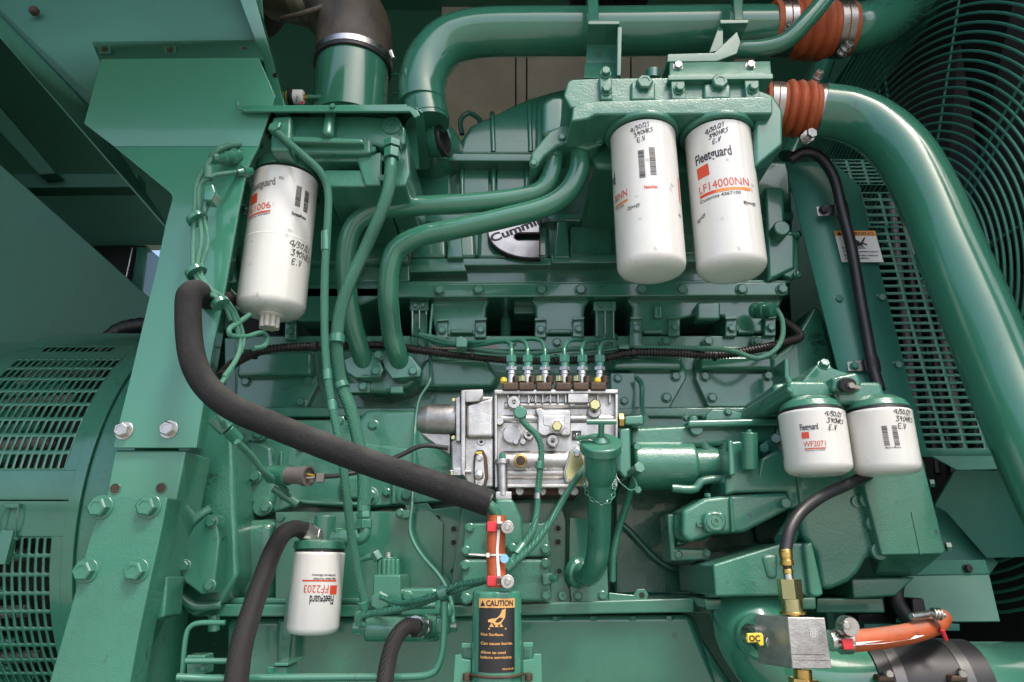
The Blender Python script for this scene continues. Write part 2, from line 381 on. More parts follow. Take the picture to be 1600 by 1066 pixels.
# inner panels, upper left
t = thing('upper_inner_panel', 'dark green canopy panel with reddish push clips, upper left corner', 'panel', (200, 60, 1.45))
part('face', t, [slab([(-120, -140, 1.25), (400, -140, 1.17), (418, 130, 1.11), (300, 300, 1.11), (140, 165, 1.19), (-120, -98, 1.27)], .004)], 'canopy', .001)
part('folded_edge', t, [slab([(-120, -100, 1.27), (140, 166, 1.195), (262, 352, 1.09), (258, 352, 1.09), (-120, -82, 1.15)], .003)], 'canopy')
part('lap_strip', t, [slab([(143, 65, 1.12), (398, 62, 1.09), (412, 92, 1.02), (155, 94, 1.05)], .005)], 'canopy', .001)
for x, y, s in ((55, 19, 14), (116, 97, 11), (334, 20, 12)):
    bolt(t, x, y, 1.19, s, 'rusty', 'screw', name='push_clip', sz=1.6)
for x in (164, 266, 383):
    part('clip_plate', t, prism(rect(x - 10, 72, x + 9, 83), 1.06, 1.09), 'canopy', .001); bolt(t, x, 78, 1.06, 9, 'rusty', 'screw', name='push_clip')

t = thing('corner_post', 'narrow diagonal green post edge between upper panel and brown disc', 'post', (400, 60, 1.2))
part('face', t, [slab([(352, -60, 1.1), (384, -60, 1.1), (446, 168, 1.1), (424, 168, 1.1), (412, 100, 1.1)], .03)], 'green_sheet', .002)
bolt(t, 431, 118, 1.1, 8, 'black', 'screw')
single('lower_inner_panel', 'large dark green panel with slanting top edge at the far left', 'panel', slab([(-300, -5, 1.75), (0, 257, 1.75), (105, 350, 1.75), (233, 465, 1.75), (226, 570, 1.75), (-300, 575, 1.75)], .01), 'canopy', .002)
single('vent_hose', 'short ribbed black hose hump behind the beam over the perforated cover', 'hose', corrug([(150, 575, 1.72), (166, 536, 1.72), (186, 517, 1.72), (220, 509, 1.72), (280, 508, 1.72)], 26, .02, depth=.05), 'rubber')
# ================================================================ alternator
XC, YC, ZC = -.78, 1.61, CAMZ + .10
RA = .42
def drum(x, a, r=RA): return Vector((x, YC - r * math.cos(a), ZC + r * math.sin(a)))
t = thing('alternator', 'round green alternator drum with perforated cover at the left edge', 'alternator', Vector((-1.2, YC, ZC)))
sp = .0322; ang = sp / RA
a_top = math.radians(43)
nv = 8; us = [-.775 - k * .0130 for k in range(17)]
vs1 = [a_top - k * ang * 1.02 for k in range(9)]
part('perforated_cover', t, [perf(us, vs1, lambda u, v: drum(u, v), .17, .11)], 'green', doubles=True).modifiers.new('thickness', 'SOLIDIFY').thickness = .003
v_b = vs1[-1]
def band(x0, x1, a0, a1, r, n=10):
    V = []; F = []
    for k in range(n + 1):
        a = a0 + (a1 - a0) * k / n
        V += [drum(x0, a, r), drum(x1, a, r), drum(x1, a, r - .003), drum(x0, a, r - .003)]
    for k in range(n):
        for j in range(4):
            j2 = (j + 1) % 4; F.append([k * 4 + j, k * 4 + j2, k * 4 + 4 + j2, k * 4 + 4 + j])
    F += [[0, 1, 2, 3], [n * 4 + 3, n * 4 + 2, n * 4 + 1, n * 4]]
    return V, F
xl = us[-1]
part('cover_rim', t, [band(-.752, us[0], math.radians(88), v_b, RA + .0004), band(xl, xl - .03, math.radians(100), v_b, RA + .0004), band(-.752, xl - .03, v_b + .0, v_b - .12, RA + .0008), band(us[0], xl, math.radians(88), a_top + .13, RA + .0004)], 'green', .0008)
part('upper_slots', t, [perf(us, [a_top + .13, a_top + .065, a_top], lambda u, v: drum(u, v), .17, .08, hole=lambda i, j: i > 2 and i < 14 and j == 0)], 'green', doubles=True)
# lower cover
vs2 = [v_b - .262 - k * ang * .98 for k in range(13)]
us2 = [-.772 - k * .0130 for k in range(17)]
part('lower_perforated_cover', t, [perf(us2, vs2, lambda u, v: drum(u, v, RA + .0), .17, .09)], 'green', doubles=True).modifiers.new('thickness', 'SOLIDIFY').thickness = .003
part('cover_band', t, [band(-.748, xl - .05, v_b - .125, vs2[0], RA + .003), band(-.748, us2[0], vs2[0], vs2[-1] - .3, RA + .0035)], 'green', .0008)
part('end_ring', t, [lathe((-.752, YC, ZC), (1, 0, 0), [(0, RA - .01), (.0, RA + .006), (.02, RA + .006), (.02, RA - .01)], 96)], 'green', .001)
part('end_housing', t, [lathe((-.731, YC, ZC), (1, 0, 0), [(0, RA - .015), (.0, RA + .001), (.075, RA + .012), (.09, RA - .1)], 96)], 'green_cast', .002)
part('drum_body', t, [lathe((-1.9, YC, ZC), (1, 0, 0), [(0, RA - .02), (.88, RA - .02), (.885, RA - .03)], 96)], 'green')
part('inner_body', t, [lathe((-1.1, YC, ZC), (1, 0, 0), [(0, RA - .07), (.36, RA - .07)], 64)], 'dark')
for k in range(26):
    a = math.radians(-62 + k * 5.2)
    part('winding', t, [cyl(drum(-1.0, a, RA - .055), drum(-.85 - .03 * (k % 3), a + .03, RA - .05), .011, 10)], 'green' if k % 3 else 'grey')
# clasp
def dp(x, v, r=RA + .006): return drum(x, v, r)
yv = v_b - .13
part('clasp', t, box(dp(-.842, v_b - .30, RA + .012), (.022, .012, .055), Matrix.Rotation(-.06, 3, 'X')), 'green', .0015)
part('clasp_hook', t, [box(dp(-.842, v_b - .145, RA + .008), (.024, .01, .008))], 'green', .0015)
part('clasp_wire', t, [sweep(cat([dp(-.831, v_b - .27), dp(-.829, v_b - .2, RA + .012), dp(-.831, v_b - .14, RA + .01)], 4), .0014, 8), sweep(cat([dp(-.853, v_b - .27), dp(-.856, v_b - .2, RA + .012), dp(-.853, v_b - .14, RA + .01)], 4), .0014, 8), cyl(dp(-.858, v_b - .27), dp(-.826, v_b - .27), .003, 10)], 'green')
# ================================================================ beam and brackets, left
YB = 1.02
t = thing('folded_steel_beam', 'tall light green folded steel upright with two silver bolts near its foot', 'beam', (250, 690, YB))
part('upper_face', t, [prism([(158, 92, .955), (404, 92, .955), (432, 150, .99), (404, 228, YB), (180, 228, YB), (130, 193, 1.004)], 1.06)] if False else [slab([(158, 92, 1.0), (404, 90, 1.0), (430, 150, 1.01), (404, 229, YB + .001), (178, 229, YB + .001), (131, 193, 1.016)], .006)], 'green_sheet', .001)
part('lower_face', t, [prism([(178, 229), (404, 229), (386, 262), (372, 330), (352, 445), (328, 566), (307, 700), (176, 700), (207, 575), (233, 465), (243, 425), (258, 352), (269, 311), (268, 304), (262, 298)], YB, YB + .006)], 'green_sheet', .0012)
part('side_flange', t, [slab([(386, 262, YB + .004), (372, 330, YB + .004), (352, 445, YB + .004), (328, 566, YB + .004), (307, 700, YB + .004), (318, 702, YB + .10), (340, 566, YB + .1), (362, 445, YB + .1), (380, 330, YB + .1), (394, 262, YB + .1)], .004, (-1, 0, 0))], 'green_sheet')
bolt(t, 194, 673, YB, 29, 'steel', 'washer'); bolt(t, 264, 671, YB, 29, 'steel', 'washer')
t = thing('lower_beam', 'green leg plate under the upright with two open holes', 'beam', (230, 900, 1.04))
part('face', t, [prism([(178, 703), (292, 703), (278, 770), (252, 911), (236, 930), (150, 1100), (90, 1100), (150, 860)], 1.03, 1.12)], 'green_sheet', .004)
for x, y in ((180, 764), (252, 763)):
    part('hole_rim', t, [lathe(P(x, y, 1.03), (0, -1, 0), [(0, .009), (.0012, .0085), (.0012, .0072), (-.01, .007)], 24)], 'green'); part('bore', t, [lathe(P(x, y, 1.0298), (0, -1, 0), [(0, .0073), (.0002, .0072)], 20)], 'rusty')
t = thing('foot_bracket', 'thick pebbled light green slanting plate held by four big green bolts', 'bracket', (170, 900, .985))
part('plate', t, [prism([(161, 776), (262, 777), (252, 830), (235, 905), (217, 990), (199, 1090), (70, 1090), (110, 950), (134, 860)], .985, 1.029)], 'green_cast', .0022)
for x, y in ((158, 793), (233, 792), (135, 892), (214, 892)):
    bolt(t, x, y, .985, 38, 'green', 'washer', sz=.95)
part('web', t, [prism([(228, 905), (262, 900), (257, 965), (226, 975)], 1.035, 1.09)], 'green_cast', .004)
# flywheel housing
t = thing('flywheel_housing', 'green cast housing with lens shaped cover between beam and block', 'housing', (310, 850, 1.1))
part('casting', t, [prism([(290, 640), (360, 620), (372, 900), (345, 945), (300, 965), (255, 925), (240, 860), (262, 760)], 1.14, 1.5, .01)], 'green_cast', .008, 3)
part('arch_rim', t, [tube([(262, 880, 1.11), (284, 838, 1.105), (306, 812, 1.105), (330, 795, 1.11)], 16), tube([(258, 905, 1.11), (300, 945, 1.12), (345, 945, 1.13)], 14)], 'green_cast')
part('cover_plate', t, [prism([(324, 804), (304, 821), (287, 848), (277, 882), (287, 909), (314, 929), (334, 925), (343, 841), (336, 806)], 1.088, 1.12, .002)], 'green', .003)
for x, y in ((331, 816), (289, 884), (328, 915)): bolt(t, x, y, 1.088, 20)
part('bell', t, [tube([(262, 935, 1.16), (250, 1000, 1.2), (245, 1090, 1.25)], 70)], 'green_cast')
# cast writing (raised)
pf = lambda px, py, Y: (lambda u, v, o=P(px, py, Y): Vector((o.x + u, Y, o.z + v)))
part('cast_number', t, [handgeo(['4 390', '1 2', '3 1'] if False else ['3090', '1/2'], .010, pf(312, 752, 1.1185), .0015, .1, 4)], 'green')
# guard rails lower left
t = thing('pipe_bracket', 'green tube rail with clamp below the oil pan flange, lower left', 'rail', (320, 1000, 1.0))
part('bent_strap', t, [tube([(352, 973, 1.02), (305, 975, 1.02), (292, 988, 1.02), (285, 1050, 1.02), (284, 1066, 1.02)], 8)], 'green')
part('short_tube', t, [tube([(290, 1033, .99), (360, 1033, 1.0)], 9)], 'green')
part('clamp_block', t, [prism(rect(291, 1024, 320, 1054), 1.0, 1.03)], 'green', .002); bolt(t, 318, 1044, 1.0, 10)
single('drain_tube', 'long thin green steel tube along the bottom turning up beside the solenoid', 'tube', tube([(276, 1058, .97), (330, 1060, .98), (430, 1059, .99), (560, 1058, 1.0), (650, 1057, 1.0), (678, 1050, 1.0), (690, 1025, 1.0), (694, 985, 1.0), (695, 940, 1.0)], 11, n=6), 'green')
# ================================================================ right side: fan guard, fan, radiator
XG, YG, ZG = .95, 1.50, CAMZ + .62
t = thing('fan_guard', 'round dark green wire fan guard of concentric rings at the right edge', 'fan guard', Vector((XG, YG, ZG)))
def gpt(r, a, dx=0): return Vector((XG + dx, YG + r * math.cos(a), ZG + r * math.sin(a)))
for k in range(31):
    r = .715 - k * .0180; n = 96
    V = []; F = []
    for i in range(n):
        a = 2 * math.pi * i / n
        for j in range(6):
            b = 2 * math.pi * j / 6; V.append(gpt(r + .0030 * math.cos(b), a, .0030 * math.sin(b)))
    for i in range(n):
        for j in range(6):
            F.append([i * 6 + j, i * 6 + (j + 1) % 6, ((i + 1) % n) * 6 + (j + 1) % 6, ((i + 1) % n) * 6 + j])
    part('ring', t, (V, F), 'guard')
for k in range(12):
    a = 2 * math.pi * (k + .1) / 12
    for da in (-.025, .025) if k % 2 else (0,):
        part('spoke', t, [cyl(gpt(.14, a + da * 3, .004), gpt(.71, a + da, .004), .0026, 8)], 'guard')
part('guard_frame', t, [wbox(XG + .01, XG + .03, YG - .95, YG - .74, .5, 2.6), wbox(XG + .01, XG + .03, YG - .8, YG + .9, ZG + .74, ZG + .9), wbox(XG + .01, XG + .03, YG + .74, YG + .98, .5, 2.6)], 'guard')
t = thing('cooling_fan', 'dark fan blades just visible behind the wire guard', 'fan', Vector((XG + .14, YG, ZG)))
part('hub', t, [cyl((XG + .08, YG, ZG), (XG + .2, YG, ZG), .12)], 'core')
for k in range(8):
    a = 2 * math.pi * k / 8
    part('blade', t, [slab([(0, 0, 1)] * 3, .1)] if False else [(lambda q: (q, [[0, 1, 2, 3], [7, 6, 5, 4], [0, 4, 5, 1], [1, 5, 6, 2], [2, 6, 7, 3], [3, 7, 4, 0]]))([gpt(.1, a - .3, .1), gpt(.64, a - .16, .1), gpt(.64, a + .12, .19), gpt(.1, a + .25, .19), gpt(.1, a - .3, .104), gpt(.64, a - .16, .104), gpt(.64, a + .12, .194), gpt(.1, a + .25, .194)])], 'core')
single('radiator', 'dark radiator core standing behind the fan', 'radiator', wbox(1.30, 1.5, .75, 2.45, .5, 2.9), 'core')
# perforated belt guard
t = thing('belt_guard', 'green sheet guard box with rows of rectangular slots beside the engine', 'guard', (1380, 480, 1.28))
def gy(py): return 1.30 - (py - 250) / 460 * .09
def gplain(u, v):                                  # plain sheet from its left edge to the first slot column
    py = 254 + v * 460; xl_ = 1226 + (py - 254) * .2545; xr = 1298 + (py - 254) * .45 if py < 300 else (1344 + (py - 300) * .25 if py < 354 else 1356 + (py - 354) * .262)
    if py < 300: xr = 1300 + (py - 254) * 1.12
    return P(xl_ + (xr - xl_) * u, py, gy(py))
part('plain_face', t, [perf([0, .5, 1], [k / 46 for k in range(47)], gplain, 0, 0, hole=lambda i, j: False)], 'guard', doubles=True).modifiers.new('thickness', 'SOLIDIFY').thickness = -.002
def gmap(u, v):                                     # u: column 0.., v: row 0..1
    py = 354 + v * (714 - 354); px = 1354 + (py - 354) * .262 + u * 29.5 * (1 + v * .09); return P(px, py, gy(py))
part('slotted_face', t, [perf([0, 1, 2, 3, 4, 5, 6], [k / 31 for k in range(32)], gmap, .085, .17, hole=lambda i, j: j < 30, roundk=False)], 'guard', doubles=True).modifiers.new('thickness', 'SOLIDIFY').thickness = .0022
def gtop(u, v):
    py = 250 + v * 40; px = 1296 + v * 12 + u * 25; return P(px, py, gy(250) - .002 - .0 * v)
part('top_slots', t, [perf(list(range(5)), [k / 7 for k in range(8)], gtop, .10, .22, roundk=False)], 'guard', doubles=True).modifiers.new('thickness', 'SOLIDIFY').thickness = .002
def gmid(u, v):
    py = 300 + v * 54; px = 1344 + (py - 300) * .25 + u * 29.5; return P(px, py, gy(py) - .0005)
part('corner_slots', t, [perf(list(range(5)), [k / 4.5 for k in range(5)] + [1.0], gmid, .085, .19, roundk=False)], 'guard', doubles=True).modifiers.new('thickness', 'SOLIDIFY').thickness = .002
for x, y in ((1310, 468), (1376, 466), (1402, 571)): bolt(t, x, y, gy(y), 15)
part('bottom_edge', t, [slab([(1455, 712, gy(712)), (1622, 712, gy(712)), (1622, 732, gy(732)), (1495, 734, gy(734))], .003)], 'guard')
# things dimly seen through the slots
for k in range(7):
    part('belt', t, [cyl(P(1392 + k * 16, 300 + 10 * k, 1.46), P(1440 + k * 24, 740, 1.40), .008, 8)], 'rubber' if k % 3 else 'grey')
single('shroud_plate', 'dark green plate with a cut corner below the slotted guard', 'panel', slab([(1492, 736, 1.26), (1640, 736, 1.26), (1640, 870, 1.30), (1542, 872, 1.32), (1478, 800, 1.30), (1460, 790, 1.30)], .006), 'guard', .001)
single('dark_gap_sheet', 'added black sheet standing in for shade in the gap beside the slotted guard foot', 'sheet', slab([(1425, 700, 1.39), (1530, 700, 1.42), (1530, 830, 1.42), (1420, 830, 1.39)], .01), 'core')  # added sheet, its black colour makes the gap look shaded
single('shroud_plate', 'dark green lower shroud plate just right of the gear housing corner', 'panel', slab([(1440, 792, 1.345), (1482, 792, 1.345), (1560, 880, 1.34), (1545, 900, 1.33), (1405, 900, 1.33)], .006), 'guard', .001)
t = thing('shroud_bracket', 'green sheet bracket with one black bolt at lower right', 'bracket', (1500, 920, 1.22))
part('upper_strip', t, [slab([(1424, 877, 1.24), (1540, 875, 1.24), (1546, 897, 1.24), (1418, 899, 1.24)], .004)], 'guard', .001)
part('lower_face', t, [slab([(1418, 900, 1.238), (1546, 898, 1.238), (1563, 971, 1.2), (1400, 972, 1.2)], .004)], 'guard', .001)
part('foot', t, [prism(rect(1350, 975, 1500, 986), 1.2, 1.26)], 'guard', .001)
bolt(t, 1512, 888, 1.238, 14, 'black')
# warning decal
def gface(px0, py0, dx=0.0):
    o = P(px0, py0, gy(py0) - .009); r = (P(px0 + 60, py0, gy(py0) - .009) - o).normalized(); d = (P(px0 + 15, py0 + 60, gy(py0 + 60) - .009) - o).normalized()
    return lambda u, v: o + r * u - d * v
f = gface(1303, 361); k = S(1330, 380, 1.28)
t = thing('warning_sticker', 'white and orange WARNING sticker with hand symbol behind the black cable', 'sticker', (1335, 385, 1.27))
part('backing', t, qd(f, 0, -57 * k, 64 * k, 0), 'stwhite')
f2 = lambda u, v: f(u, v) + Vector((0, -.0004, 0)); f3 = lambda u, v: f(u, v) + Vector((0, -.0008, 0))
part('header', t, qd(f2, 0, -9.5 * k, 64 * k, 0), 'storange')
part('lettering', t, [textgeo('WARNING', 5.6 * k, lambda u, v: f3(u + 14 * k, v - 7.6 * k), 46 * k, .02), poly2(f3, [(3 * k, -8 * k), (11 * k, -8 * k), (7 * k, -1.5 * k)])] +
     [textgeo(s, 3.3 * k, lambda u, v, y=y: f3(u + 6 * k, v - y * k), w * k, .02) for s, y, w in (('Rotating parts.', 33, 36), ('Can cause severe injury.', 39.5, 54), ('Do not operate without', 46.5, 52), ('guards in place.', 51.5, 37))], 'ink', kind='stuff')
part('hand_symbol', t, [poly2(f3, [(x * k, -y * k) for x, y in pl]) for pl in ([(20, 12), (33, 18), (38, 24), (35, 28), (27, 24), (20, 20)], [(44, 12), (46, 13), (37, 27), (33, 26)], [(34, 23), (40, 29), (38, 30), (33, 26)], [(30, 22), (34, 30), (32, 30), (28, 24)], [(38, 21), (46, 25), (45, 27), (37, 24)])], 'ink')
# black cable with clips
t = thing('black_cable', 'thick smooth black cable running down the slotted guard', 'cable', (1330, 480, 1.24))
part('sheath', t, [tube([(1235, 250, 1.25), (1255, 238, 1.24), (1278, 243, 1.235), (1302, 275, 1.235), (1316, 330, 1.235), (1331, 390, 1.23), (1343, 460, 1.225), (1354, 520, 1.22), (1364, 575, 1.21), (1374, 610, 1.2)], 17)], 'rubber')
def clip(px, py, Y, s=1):
    q = thing('cable_clip', 'shiny metal clip with black cushion holding the cable, at ' + ('guard top' if py < 400 else 'guard bottom near the water filters'), 'clip', (px, py, Y), 'clips on the black cable')
    part('cushion', q, [cyl(P(px + 27, py - 13, Y - .014), P(px + 32, py + 9, Y - .014), .0125, 20)], 'black', .001)
    part('strap', q, [prism([(px - 10, py - 6), (px + 18, py - 10), (px + 18, py + 8), (px - 8, py + 8)], Y - .003, Y - .001)], 'steel', .0006)
    bolt(q, px, py, Y - .003, 15, 'black' if py < 400 else 'green', 'flange')
clip(1286, 329, 1.262); clip(1334, 572, 1.225)
# charge air pipe with hump hose
t = thing('charge_air_pipe', 'large glossy green pipe curving down across the right side', 'pipe', (1420, 300, 1.1))
part('pipe', t, [sweep(wpath([(1280, 173, 1.17), (1322, 179, 1.165), (1368, 199, 1.15), (1412, 240, 1.125), (1449, 305, 1.10), (1486, 395, 1.07), (1525, 486, 1.045), (1567, 588, 1.02), (1624, 715, .98), (1680, 830, .95)], 8), .0535, 36)], 'green_pipe')
def hump(name, label, pts, d, gd=1.0, n=3):
    """ribbed silicone sleeve along a to b"""
    a, b = P(*pts[0]), P(*pts[1]); r = d / 2 * S(*pts[0]); L = (b - a).length; q = thing(name, label, 'hose', (a + b) / 2)
    pr = [(0, r * .97), (L * .02, r), (L * .27, r)]
    for k in range(n):
        c = L * (.29 + .42 * (k + .5) / n); w = L * .42 / n / 2
        pr += [(c - w * .95, r * .98), (c - w * .6, r * 1.10), (c, r * 1.15), (c + w * .6, r * 1.10), (c + w * .95, r * .98)]
    pr += [(L * .73, r), (L * .98, r), (L, r * .97)]
    part('sleeve', q, [lathe(a, b - a, pr, 48)], 'orange', angle=60)
    ax = (b - a).normalized()
    for f0, f1 in ((.06, .14), (.155, .235), (.765, .845), (.86, .94)):
        part('clamp_band', q, [lathe(a + ax * L * f0, ax, [(0, r * 1.0), (0, r * 1.035), (L * (f1 - f0), r * 1.035), (L * (f1 - f0), r)], 40)], 'band')
    return q, a, b, r, ax
def tscrew(q, p, ax, L=.03, r=.006):
    ax = Vector(ax).normalized(); p = Vector(p)
    part('tension_screw', q, [cyl(p - ax * L / 2, p + ax * L / 2, r, 14), hexn(p + ax * L / 2, p + ax * (L / 2 + .006), r * 1.4), cyl(p - ax * L * .5, p - ax * L * .3, r * 1.6, 14), cyl(p + ax * L * .1, p + ax * L * .2, r * 1.7, 14)], 'steel', .0004)
q, a, b, r, ax = hump('hump_hose', 'orange ribbed sleeve joining the curved pipe beside the oil filters', [(1192, 168, 1.18), (1300, 174, 1.17)], 76)
tscrew(q, P(1276, 122, 1.15), (.1, -1, .3), .02); tscrew(q, P(1262, 214, 1.12), (.15, -1, -.1), .022, .007)
q, a, b, r, ax = hump('hump_hose', 'orange ribbed sleeve between the top pipe and elbow, uppermost', [(1204, 45, 1.22), (1328, 47, 1.22)], 82)
tscrew(q, P(1320, 78, 1.15), (.3, -1, .2), .022, .007); tscrew(q, P(1232, 46, 1.15), (.1, -1, .2), .012)
single('pipe_elbow', 'dark green elbow leading from the upper orange sleeve up toward the fan guard', 'pipe', [sweep(wpath([(1310, 47, 1.22), (1340, 46, 1.22), (1385, 30, 1.26), (1430, -10, 1.32), (1460, -90, 1.4)], 8), .0545, 36)], 'green_pipe')
single('heater_tube', 'slim shiny green tube crossing in front of the upper orange sleeve', 'tube', tube([(1140, 78, 1.14), (1190, 76, 1.13), (1225, 66, 1.12), (1252, 42, 1.11), (1290, -2, 1.1), (1330, -60, 1.08)], 27), 'green_pipe')
single('bypass_tube', 'short green tube sloping down between the two orange sleeves', 'tube', [tube([(1300, 60, 1.42), (1284, 110, 1.42), (1262, 170, 1.42), (1232, 245, 1.42)], 30)], 'green_pipe')
# ================================================================ engine block and head
t = thing('engine_block', 'green cast engine block, the large body carrying all the other engine parts', 'engine', (780, 700, 1.3))
# deep background castings
part('core_casting', t, [prism(rect(350, 527, 1210, 960), 1.36, 2.0)], 'green_cast', .004)
part('cylinder_head', t, [prism([(372, 300), (1236, 300), (1236, 462), (372, 462)], 1.46, 1.9)], 'green_cast', .006)
part('deck_rail', t, [prism(rect(366, 524, 1212, 548), 1.33, 1.5)], 'green_cast', .004)
part('skirt', t, [prism([(366, 545), (1215, 545), (1215, 640), (366, 640)], 1.335, 1.5)], 'green_cast', .006, 3)
part('shelf', t, [prism([(366, 636), (1225, 636), (1225, 652), (366, 652)], 1.30, 1.4)], 'green_cast', .004)
# tappet covers
def cover(name, poly, bolts, Y=1.318, pan=None, bd=17):
    o = part(name, t, [prism(poly, Y, 1.34, .0015)], 'green', .003)
    if pan: part('cover_bulge', t, [prism(pan, Y - .022, Y + .004, .006)], 'green', .007, 4)
    for x, y in bolts: bolt(t, x, y, Y, bd)
cover('tappet_cover', [(372, 548), (490, 548), (497, 600), (478, 638), (368, 638)], [(385, 597), (483, 595), (471, 629)], pan=[(374, 550), (486, 550), (486, 585), (370, 588)])
cover('tappet_cover', [(998, 548), (1060, 548), (1070, 570), (1072, 592), (1046, 638), (960, 638)], [(1040, 534), (1055, 589), (1041, 622)], pan=[(958, 558), (1066, 558), (1066, 577), (958, 577)])
cover('tappet_cover', [(1097, 541), (1186, 541), (1207, 590), (1210, 600), (1190, 636), (1107, 636), (1087, 592), (1088, 560)], [(1106, 534), (1182, 534), (1101, 589), (1199, 588), (1112, 622), (1186, 622)], pan=[(1096, 556), (1208, 556), (1208, 577), (1096, 577)])
part('cover_bulge', t, [prism([(665, 560), (760, 560), (778, 590), (768, 605), (640, 605)], 1.30, 1.33, .004)], 'green_cast', .008, 4)
part('name_plate', t, [prism(rect(668, 538, 778, 546), 1.305, 1.31)], 'grey', .001)
part('cast_number', t, [textgeo('3071683', .010, pf(694, 577, 1.2985), .045, .0)], 'green')
for x, y in ((800, 536), (870, 536), (600, 536), (1232, 536)): bolt(t, x, y, 1.33, 15)
# openings are gaps in the manifold comb below, darkened by a black sheet behind
part('pushrod_tube', t, [cyl(P(790, 455, 1.42), P(790, 545, 1.40), .008), cyl(P(790, 500, 1.415), P(790, 530, 1.40), .012)], 'green')
part('port_insert', t, [prism(rect(803, 462, 835, 490), 1.37, 1.42)], 'green_cast', .002)
# lower block: side casting left
part('side_casting', t, [prism([(352, 655), (560, 655), (570, 640), (760, 640), (760, 860), (720, 935), (350, 935), (345, 830)], 1.27, 1.42, .004)], 'green_cast', .01, 3)
part('front_pillar', t, [prism([(340, 640), (372, 640), (372, 935), (345, 935)], 1.19, 1.3)], 'green_cast', .012, 4)
for y in (668, 745, 845, 905): part('pillar_lobe', t, [lathe(P(350, y, 1.19), (0, -1, 0), [(-.05, .022), (-.004, .021), (.004, .012), (.006, .002)], 24)], 'green_cast', .004)
part('gear_cover', t, [prism([(358, 688), (380, 684), (560, 690), (640, 700), (720, 690), (760, 700), (745, 775), (700, 785), (560, 795), (470, 788), (440, 798), (405, 806), (376, 808), (356, 800), (352, 740)], 1.235, 1.28, .003)], 'green_cast', .006, 3)
part('cover_boss', t, [prism([(366, 690), (396, 684), (424, 700), (430, 760), (425, 790), (372, 790), (360, 740)], 1.222, 1.24, .003)], 'green_cast', .008, 3)
for x, y, d in ((356, 716, 16), (357, 793, 17), (383, 793, 18), (416, 793, 20), (399, 745, 20), (405, 679, 20), (392, 690, 0), (578, 776, 20), (583, 665, 18), (604, 770, 14), (636, 774, 20), (531, 658, 16), (470, 700, 12)):
    if d: bolt(t, x, y, 1.218 if x < 430 else 1.233, d)
for x, y, d in ((399, 745, 30), (416, 793, 30), (578, 776, 30), (636, 774, 32), (405, 679, 30)):
    part('bolt_boss', t, [tboss(x, y, 1.24, d, .008 if x > 430 else .024)], 'green_cast')
part('rib', t, [prism(rect(x0, y0, x1, y1), 1.226, 1.25) for x0, y0, x1, y1 in ((436, 705, 441, 780), (545, 700, 551, 788), (670, 700, 676, 780))] [0:1], 'green_cast', .002)
part('rib', t, [prism(rect(545, 700, 551, 788), 1.226, 1.25)], 'green_cast', .002)
part('rib', t, [prism(rect(612, 742, 618, 788), 1.226, 1.25)], 'green_cast', .002)
part('round_pad', t, [prism([(530, 742), (565, 740), (570, 762), (560, 782), (532, 782)], 1.222, 1.25)], 'green_cast', .008, 3)
part('column', t, [prism([(350, 815), (430, 810), (432, 940), (350, 940)], 1.2, 1.35, .01)], 'green_cast', .022, 4)
part('block_web', t, [prism([(1010, 640), (1220, 640), (1220, 930), (960, 930), (960, 780)], 1.31, 1.5)], 'green_cast', .006)
part('recess_frame', t, [tube([(962, 820, 1.30), (975, 822, 1.30), (1042, 885, 1.30), (1110, 890, 1.30)], 10)], 'green_cast')
part('recess_floor', t, [prism([(955, 815), (975, 822), (1042, 885), (1110, 895), (1110, 915), (955, 915)], 1.34, 1.4)], 'green_cast', .002)
# adapter plates with holes behind the centre
t2 = thing('mounting_plate', 'flat green plate with a cut corner and round holes behind the solenoid valve', 'plate', (600, 880, 1.2))
part('plate', t2, [prism([(430, 800), (674, 799), (693, 818), (689, 943), (430, 943)], 1.19, 1.20)], 'green', .0015)
part('backing_plate', t2, [prism([(632, 789), (668, 786), (676, 796), (720, 790), (722, 944), (690, 944)], 1.2, 1.22)], 'green', .0015)
for x, y in ((439, 810), (456, 935), (420, 900)): bolt(t2, x, y, 1.19, 13, kind='hex')
for x, y in ((709, 827), (709, 848), (708, 893), (684, 809), (872, 826), (872, 847), (874, 893)):
    pp = t2 if x < 800 else t
    part('hole_rim', pp, [lathe(P(x, y, 1.198 if x < 800 else 1.178), (0, -1, 0), [(0, .0065), (.0012, .006), (.0012, .0045), (-.008, .0043)], 20)], 'green')
    part('hole_bore', pp, [lathe(P(x, y, 1.1975 if x < 800 else 1.1775), (0, -1, 0), [(0, .0045), (.0003, .0044)], 16)], 'dark')
part('centre_plate', t, [prism([(722, 790), (872, 775), (885, 815), (884, 905), (893, 925), (893, 944), (700, 944)], 1.18, 1.2)], 'green', .002)
# oil pan rail and pan
t = thing('oil_pan', 'wide smooth green oil pan with a bolted rail along the bottom', 'oil pan', (780, 1000, 1.15))
part('rail', t, [prism([(318, 944), (1085, 930), (1085, 956), (318, 965)], 1.165, 1.3)] if False else [prism([(302, 944), (700, 946), (1085, 934), (1085, 957), (700, 964), (302, 964)], 1.155, 1.32)], 'green', .003)
part('rail_top', t, [prism([(316, 934), (690, 935), (690, 945), (316, 944)], 1.175, 1.32)], 'green_cast', .003)
part('pan_body', t, [prism([(352, 966), (1086, 960), (1100, 1000), (1180, 1120), (352, 1120)], 1.19, 1.9)], 'green', .012, 4)
part('pan_sump', t, [slab([(430, 966, 1.175), (1080, 962, 1.175), (1135, 1100, 1.19), (430, 1100, 1.19)], .03)], 'green', .01, 3)
for x in (869, 927, 987, 1046, 330, 560): bolt(t, x, 966 - (x - 330) * .004, 1.18, 15, dir=(0, 0, -1), kind='hex', sz=.8)
part('stud', t, [cyl(P(334, 962, 1.15), P(334, 986, 1.15), .009)], 'green')
